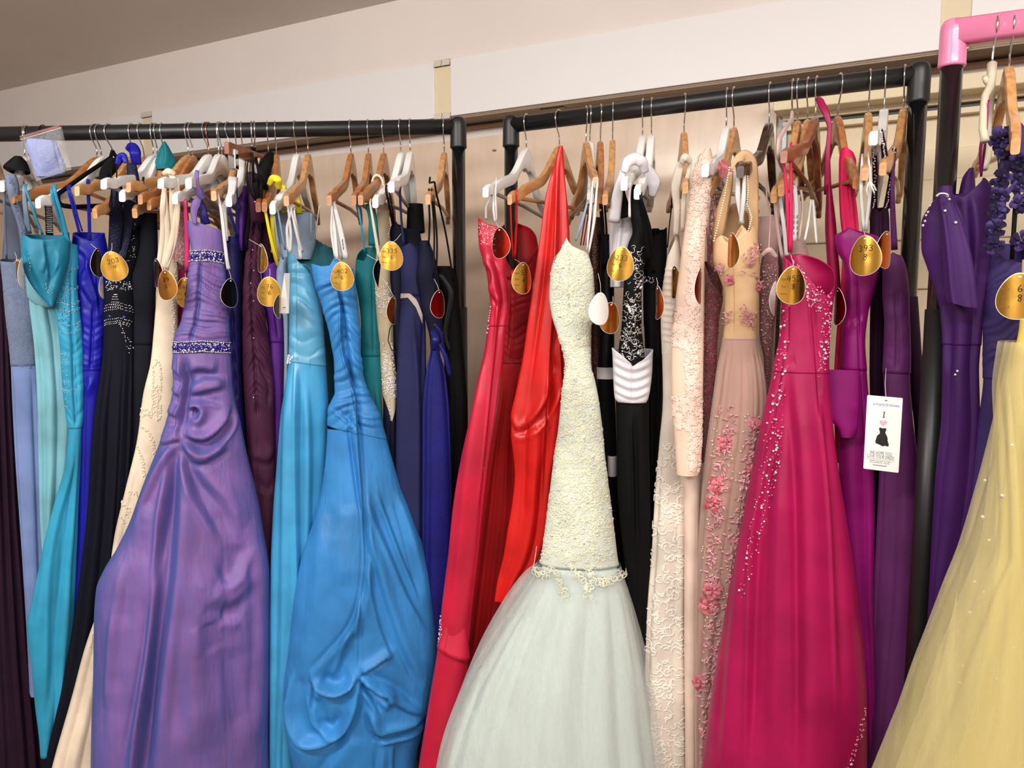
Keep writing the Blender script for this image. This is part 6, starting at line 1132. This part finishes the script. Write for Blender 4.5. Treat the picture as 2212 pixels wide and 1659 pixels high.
E(RB, .16, 1456, 610, 22, 70, M['amber'], 'brown gold tag half behind the peach lace sleeve', hole=(1462, 560), side=-1)
E(RB, .29, 1513, 618, 12, 78, M['redfoil'], 'thin red-brown tag edge on the right border of the peach lace sleeve')
E(RB, .25, 1579, 541, 24, 76, M['amber'], 'narrow gold tag at the neckline of the nude rose gown', side=-1)
E(RB, .29, 1712, 616, 58, 82, M['gold'], 'large dark gold tag handwritten 452 over 8 on the raspberry gown', ('452', '8'), hole=(1708, 550), side=1)
E(RB, .22, 1674, 645, 10, 76, M['card'], 'white tag edge just left of the tag marked 452', printed=False, roll=10)
E(RB, .24, 1867, 552, 62, 86, M['gold'], 'large shiny gold tag handwritten 393 on the fuchsia plum dress', ('393', '8'), hole=(1866, 500), side=-1, printed=False)
E(RB, .22, 1914, 540, 30, 80, M['copperfoil'], 'orange red tag just right of the tag marked 393')
E(RB, .18, 1808, 662, 22, 80, M['redfoil'], 'dark red tag edge left of the fuchsia plum dress', side=-1)
E(RC, .31, 2200, 640, 70, 100, M['gold'], 'large gold tag cut off by the right edge of the photo', ('6', '8'), yaw=.15)

# thin black printed slip beside the tag marked 76
def slip():
    o = root('paper_slip', rp(RA, 618, 645, .23), 'narrow white printed paper slip hanging left of the sky blue gown', 'paper slip')
    q = [rp(RA, x, y, f) for x, y, f in ((614, 590, .235), (626, 590, .22), (624, 677, .22), (603, 677, .235))]; b = MB(); n = np.array([.0, .0006, 0]); Q = q+[p+n for p in q]
    b.add(Q, [(0, 1, 2, 3), (7, 6, 5, 4), (0, 4, 5, 1), (1, 5, 6, 2), (2, 6, 7, 3), (3, 7, 4, 0)]); b.build('slip_sheet', M['card'], o, False)
    b = MB(); b.sweep([rp(RA, 611+(i % 2), 664, .2365) for i in (0, 1)]+[rp(RA, 617, 664, .234)], .0007, 4); b.build('printed_line', M['ink'], o)
slip()
# white printed card on the plum gown
def card():
    C = rp(RB, 1907, 937, .24); d = C-EYE; vh = np.array([d[0], d[1], 0]); vh /= np.linalg.norm(vh); dist = d@np.array([0, _c, -_s]); mpp = dist/FPX
    rz = math.atan2(-vh[1], -vh[0])+math.pi/2
    o = root('printed_card', C, 'white rectangular card with a black dress silhouette and a pink heart', 'swing card', None, rz); o.rotation_euler = (0, math.radians(2.5), rz)
    w, h = 69*mpp, 162*mpp
    def add(me, name, mat, x=0, z=0, s=1, y=-.0008):
        me.materials.append(mat) if len(me.materials) == 0 else None
        t = bpy.data.objects.new(name, me); COL.objects.link(t); t.parent = o; t.location = (x, y, z); t.rotation_euler = (math.pi/2, 0, 0); t.scale = (s, s, s); return t
    b = MB(); cs = []
    for sx, sz in ((1, 1), (-1, 1), (-1, -1), (1, -1)):
        a0 = math.atan2(sz, sx); 
        for k_ in (-1, 0, 1): cs.append((sx*(w/2-.0015)+.0015*math.cos(a0+k_*.78)+(-sz*.0025), sz*(h/2-.0015)+.0015*math.sin(a0+k_*.78)))
    cs = cs; n = len(cs); V = [(x, -.0004, z) for x, z in cs]+[(x, .0004, z) for x, z in cs]; b.add(V, [tuple(range(n)), tuple(range(2*n-1, n-1, -1))]+[(i, n+i, n+(i+1) % n, (i+1) % n) for i in range(n)])
    t = b.build('card_sheet', M['card'], None, False); t.parent = o
    lil = basic('lilac_print', (120, 110, 175), .6); gry = basic('grey_print', (105, 98, 98), .6); pk = basic('pink_print', (240, 170, 190), .6); pko = basic('pink_outline', (205, 130, 150), .6)
    add(text_mesh('simplydresses', w*.135, 'shop_name'), 'shop_name', lil, .0008, h*.375, 1)
    add(text_mesh('I', w*.26, 'letter'), 'letter', M['ink'], -.001, h*.215)
    b = MB(); zt, zb_ = h*.225+w*.20, h*.225
    for z in (h*.216, h*.216+w*.175): b.box((-.001-w*.035, -.0009, z), (-.001+w*.035, -.0005, z+.0008))
    t = b.build('letter_serif', M['ink'], None, False); t.parent = o
    for sc_, mt, yy in ((1, pko, -.0006), (.84, pk, -.0009)):
        b = MB(); P = []
        for a in np.linspace(0, 2*math.pi, 40, endpoint=False):
            P.append((.16*math.sin(a)**3*w*.62*sc_, yy, (13*math.cos(a)-5*math.cos(2*a)-2*math.cos(3*a)-math.cos(4*a))/16*w*.105*sc_))
        P = [(x-.001, y, z+h*.145) for x, y, z in P]; b.add([(-.001, yy, h*.145)]+P, [(0, 1+i, 1+(i+1) % 40) for i in range(40)]); t = b.build('heart', mt, None, False); t.parent = o
    sil = [(-.12, .5), (-.09, .53), (-.04, .51), (.0, .49), (.05, .51), (.1, .52), (.13, .49), (.12, .38), (.10, .28), (.13, .2), (.18, .08), (.21, -.05), (.2, -.1), (.23, -.2), (.22, -.27), (.26, -.3), (.26, -.44), (.2, -.45), (.12, -.42), (.08, -.47), (.03, -.46), (.0, -.43), (-.1, -.38), (-.2, -.34), (-.19, -.27), (-.22, -.24), (-.19, -.15), (-.2, -.08), (-.17, -.02), (-.18, .04), (-.13, .13), (-.08, .2), (-.09, .32), (-.12, .42)]
    b = MB(); P = [(x*w*.82-.001, -.0008, z*h*.25-h*.05) for x, z in sil]; n = len(P); b.add([(-.001, -.0008, -h*.03)]+P, [(0, 1+(i+1) % n, 1+i) for i in range(n)]); t = b.build('dress_silhouette', M['ink'], None, False); t.parent = o
    t1 = add(text_mesh('WE HOPE YOU', w*.15, 'slogan'), 'slogan', gry, 0, -h*.285); t2 = add(text_mesh('LOVE YOUR DRESS', w*.15, 'slogan'), 'slogan', gry, 0, -h*.334); t1.scale = (.62, 1, 1); t2.scale = (.60, 1, 1)
    b = MB(); b.box((-w*.4, -.0007, -h*.352), (w*.4, -.0005, -h*.349)); t = b.build('rule', gry, None, False); t.parent = o
    add(text_mesh('original tag must be intact', w*.06, 'small_print'), 'small_print', gry, 0, -h*.378); add(text_mesh('& attached for refunds', w*.06, 'small_print'), 'small_print', gry, 0, -h*.402)
    b = MB(); b.box((-w*.2, -.0007, -h*.436), (w*.2, -.0005, -h*.427)); t = b.build('printed_bar', gry, None, False); t.parent = o
    b = MB(); b.sweep([(0, -.001, h*.445), (0, -.001, h*.455)], .0018, 10, flat=.4, up=(0, 1, 0)); t = b.build('hole', gry, None); t.parent = o
    T = Matrix.Translation(Vector(C)) @ o.rotation_euler.to_matrix().to_4x4(); a = np.array(T @ Vector((0, -.001, h*.45)))
    b = MB(); b.sweep([a, rp(RB, 1912, 830, .22), rp(RB, 1914, 795, .19)], .0005, 5); t = b.build('thread', M['thread'], None); t.parent = o; t.matrix_parent_inverse = T.inverted()
card()
# teal fabric point over a hanger
S = Shell(RA, .03, [(307, 352, 358), (320, 345, 366), (340, 338, 378), (352, 335, 383), (366, 340, 376)], k=.5, folds=(2, .003), fy=(300, 330), ridges=[([(355, 310), (358, 340), (350, 365)], 4, .004)]); o = dress(RA, S, 'teal satin dress shoulder standing up in a point over a hanger', name='halter_strap', cat='strap'); S.build('cloth', 307, 366, M['tgreen'], o, nf=60, step=3)
S = Shell(RA, .10, [(338, 30, 48), (348, 18, 58), (362, 6, 64), (370, 20, 66)], k=.4, folds=(0, 0)); o = dress(RA, S, 'black dress shoulder lying over the white hanger left of the bag', name='halter_strap', cat='strap'); S.build('cloth', 338, 370, M['black'], o, nf=50, step=3)
S = Shell(RA, .06, [(342, 236, 252), (356, 222, 256), (375, 214, 246), (400, 212, 232)], k=.5, folds=(0, 0)); o = dress(RA, S, 'black flocked shoulder behind the second wooden hanger', name='halter_strap', cat='strap'); S.build('cloth', 342, 400, M['velvet'], o, nf=50, step=3)
# ruffled black straps over the flocked hanger
o = root('ruffled_strap', rp(RA, 575, 380, .1), 'black ruffled velvet straps bunched right of the brown clip hanger', 'strap', 'dresses on the left rack')
rs = np.random.RandomState(3)
ribbon(o, RA, [(586, 330, .1), (580, 345, .12), (572, 365, .13), (568, 390, .13), (572, 410, .12)], [12, 22, 26, 22, 14], M['black'], 'ruffle', .6, 10)
ribbon(o, RA, [(556, 375, .18), (552, 400, .18), (558, 425, .17), (552, 445, .16)], [10, 14, 12, 6], M['black'], 'ruffle', .6, 10); ribbon(o, RA, [(536, 345, .2), (534, 370, .2), (540, 410, .19), (552, 432, .18)], [2.5, 2.5, 4, 6], M['black'], 'cord'); ribbon(o, RA, [(541, 345, .2), (540, 380, .2), (546, 420, .19), (551, 435, .18)], 2, M['black'], 'cord')
b = MB(); b.balls([rp(RA, 551, 436, .2)], .003); b.build('metal_tip', M['chrome'], o)
S = Shell(RA, .05, [(430, 538, 552), (480, 536, 552), (560, 532, 546)], folds=(0, 0), k=.5); S.build('lower_strap', 430, 560, M['blacks'], o, nf=30)
# printed care ribbon on the cornflower gown
o = root('care_ribbon', rp(RA, 730, 480, .19), 'broad white care ribbon with dark lettering under the cornflower hanger', 'ribbon', 'dresses on the left rack')
ribbon(o, RA, [(724, 445, .185), (732, 490, .17), (742, 560, .15)], [8, 16, 14], M['wrib'], 'ribbon')
for y in (470, 490, 520, 528, 536): b = MB(); c = rp(RA, np.interp(y, [445, 490, 560], [727, 736, 745]), y, .188); b.box(c-np.array([.0008, .0004, .0035]), c+np.array([.0008, .0004, .0035])); b.build('printed_mark', M['ink'], o)
# silver beaded strap hanging behind the teal bodice
o = root('beaded_strap', rp(RA, 105, 460, .1), 'silver crystal mesh strap hanging behind the teal bodice', 'strap', 'dresses on the left rack')
P = []
for y in np.arange(406, 506, 4.0):
    for i in range(-2, 3): P.append(rp(RA, 104+i*2.6+(1.3 if int(y/4) % 2 else 0)+(y-406)*.03, y, .10))
beads(o, np.array(P), .0016, M['silverb'], 'crystal_mesh'); ribbon(o, RA, [(103, 404, .095), (105, 450, .095), (107, 508, .095)], 12, M['char'], 'strap_backing')
# plastic zip bag with a folded lavender scarf, clipped on the rail
def bag():
    o = root('zip_bag', rp(RA, 92, 335, .06), 'clear zip bag with a red seal hung on the left rail by a pin', 'plastic bag')
    q = lambda x, y, f: rp(RA, x, y, f)
    film, nt, p = nmat('clear_film'); p.inputs['Base Color'].default_value = (.95, .95, .97, 1); p.inputs['Roughness'].default_value = .12; p.inputs['Alpha'].default_value = .16; p.inputs['Specular IOR Level'].default_value = .9
    tc = nt.nodes.new('ShaderNodeTexCoord'); g = nt.nodes.new('ShaderNodeTexNoise'); g.inputs['Scale'].default_value = 60; g.inputs['Distortion'].default_value = 2; nt.links.new(tc.outputs['Object'], g.inputs[0]); bp = nt.nodes.new('ShaderNodeBump'); bp.inputs['Distance'].default_value = .01; bp.inputs['Strength'].default_value = .9; nt.links.new(g.outputs[0], bp.inputs['Height']); nt.links.new(bp.outputs[0], p.inputs['Normal'])
    cr_ = [(42, 294), (132, 268), (148, 350), (152, 366), (78, 392)]
    lav = fabric('lavender_satin_fold', (138, 150, 208), .55, .4, crease=.2)
    for side, f in (('front_film', .135), ('rear_film', .055)):
        b = MB(); n = 14; V = []
        for i in range(n+1):
            v = i/n; a = np.array([42, 294])*(1-v)+np.array([78, 392])*v; c = np.array([132, 268])*(1-v)+np.array([154, 366])*v
            for j in range(n+1):
                u = j/n; x, y = a*(1-u)+c*u; bul = math.sin(math.pi*u)**.6*math.sin(math.pi*min(1, v*1.1))**.6; ff = .095+(f-.095)*bul+.002*math.sin(9*u+5*v*3)
                V.append(q(x, y, ff))
        b.add(V, [(i*(n+1)+j, i*(n+1)+j+1, (i+1)*(n+1)+j+1, (i+1)*(n+1)+j) for i in range(n) for j in range(n)]); b.build(side, film, o)
    b = MB(); b.sweep([q(43, 297, .098), q(88, 284, .099), q(132, 271, .098)], .0015, 6); b.build('zip_seal', basic('red_seal', (170, 50, 55), .4), o)
    b = MB(); b.sweep([q(43, 302, .098), q(88, 289, .099), q(132, 276, .098)], .0009, 6); b.build('zip_ridge', M['clip'], o)
    P0 = q(95, 284, .0); P0[2] = RZ; b = MB(); b.sweep([P0+RA.n*.0205*math.cos(t)+np.array([0, 0, .0205*math.sin(t)]) for t in np.linspace(3.4, -.2, 16)]+[q(95, 296, .08), q(94, 300, .09)], .0013, 6); b.build('pin', M['darkhook'], o)
    s = Shell(RA, .085, [(302, 58, 120), (316, 56, 126), (340, 64, 136), (360, 70, 142), (372, 74, 140), (382, 78, 112)], k=.3, dmin=.012, dmax=.022, back=.018, folds=(0, 0), soft=.0012, ridges=[([(116, 300), (124, 340), (134, 370)], 3, -.004)])
    so = root('folded_scarf', q(100, 345, .09), 'folded lavender blue satin scarf inside the clear zip bag', 'scarf'); s.build('scarf_cloth', 302, 382, lav, so, step=3, nf=70, thick=0)
bag()
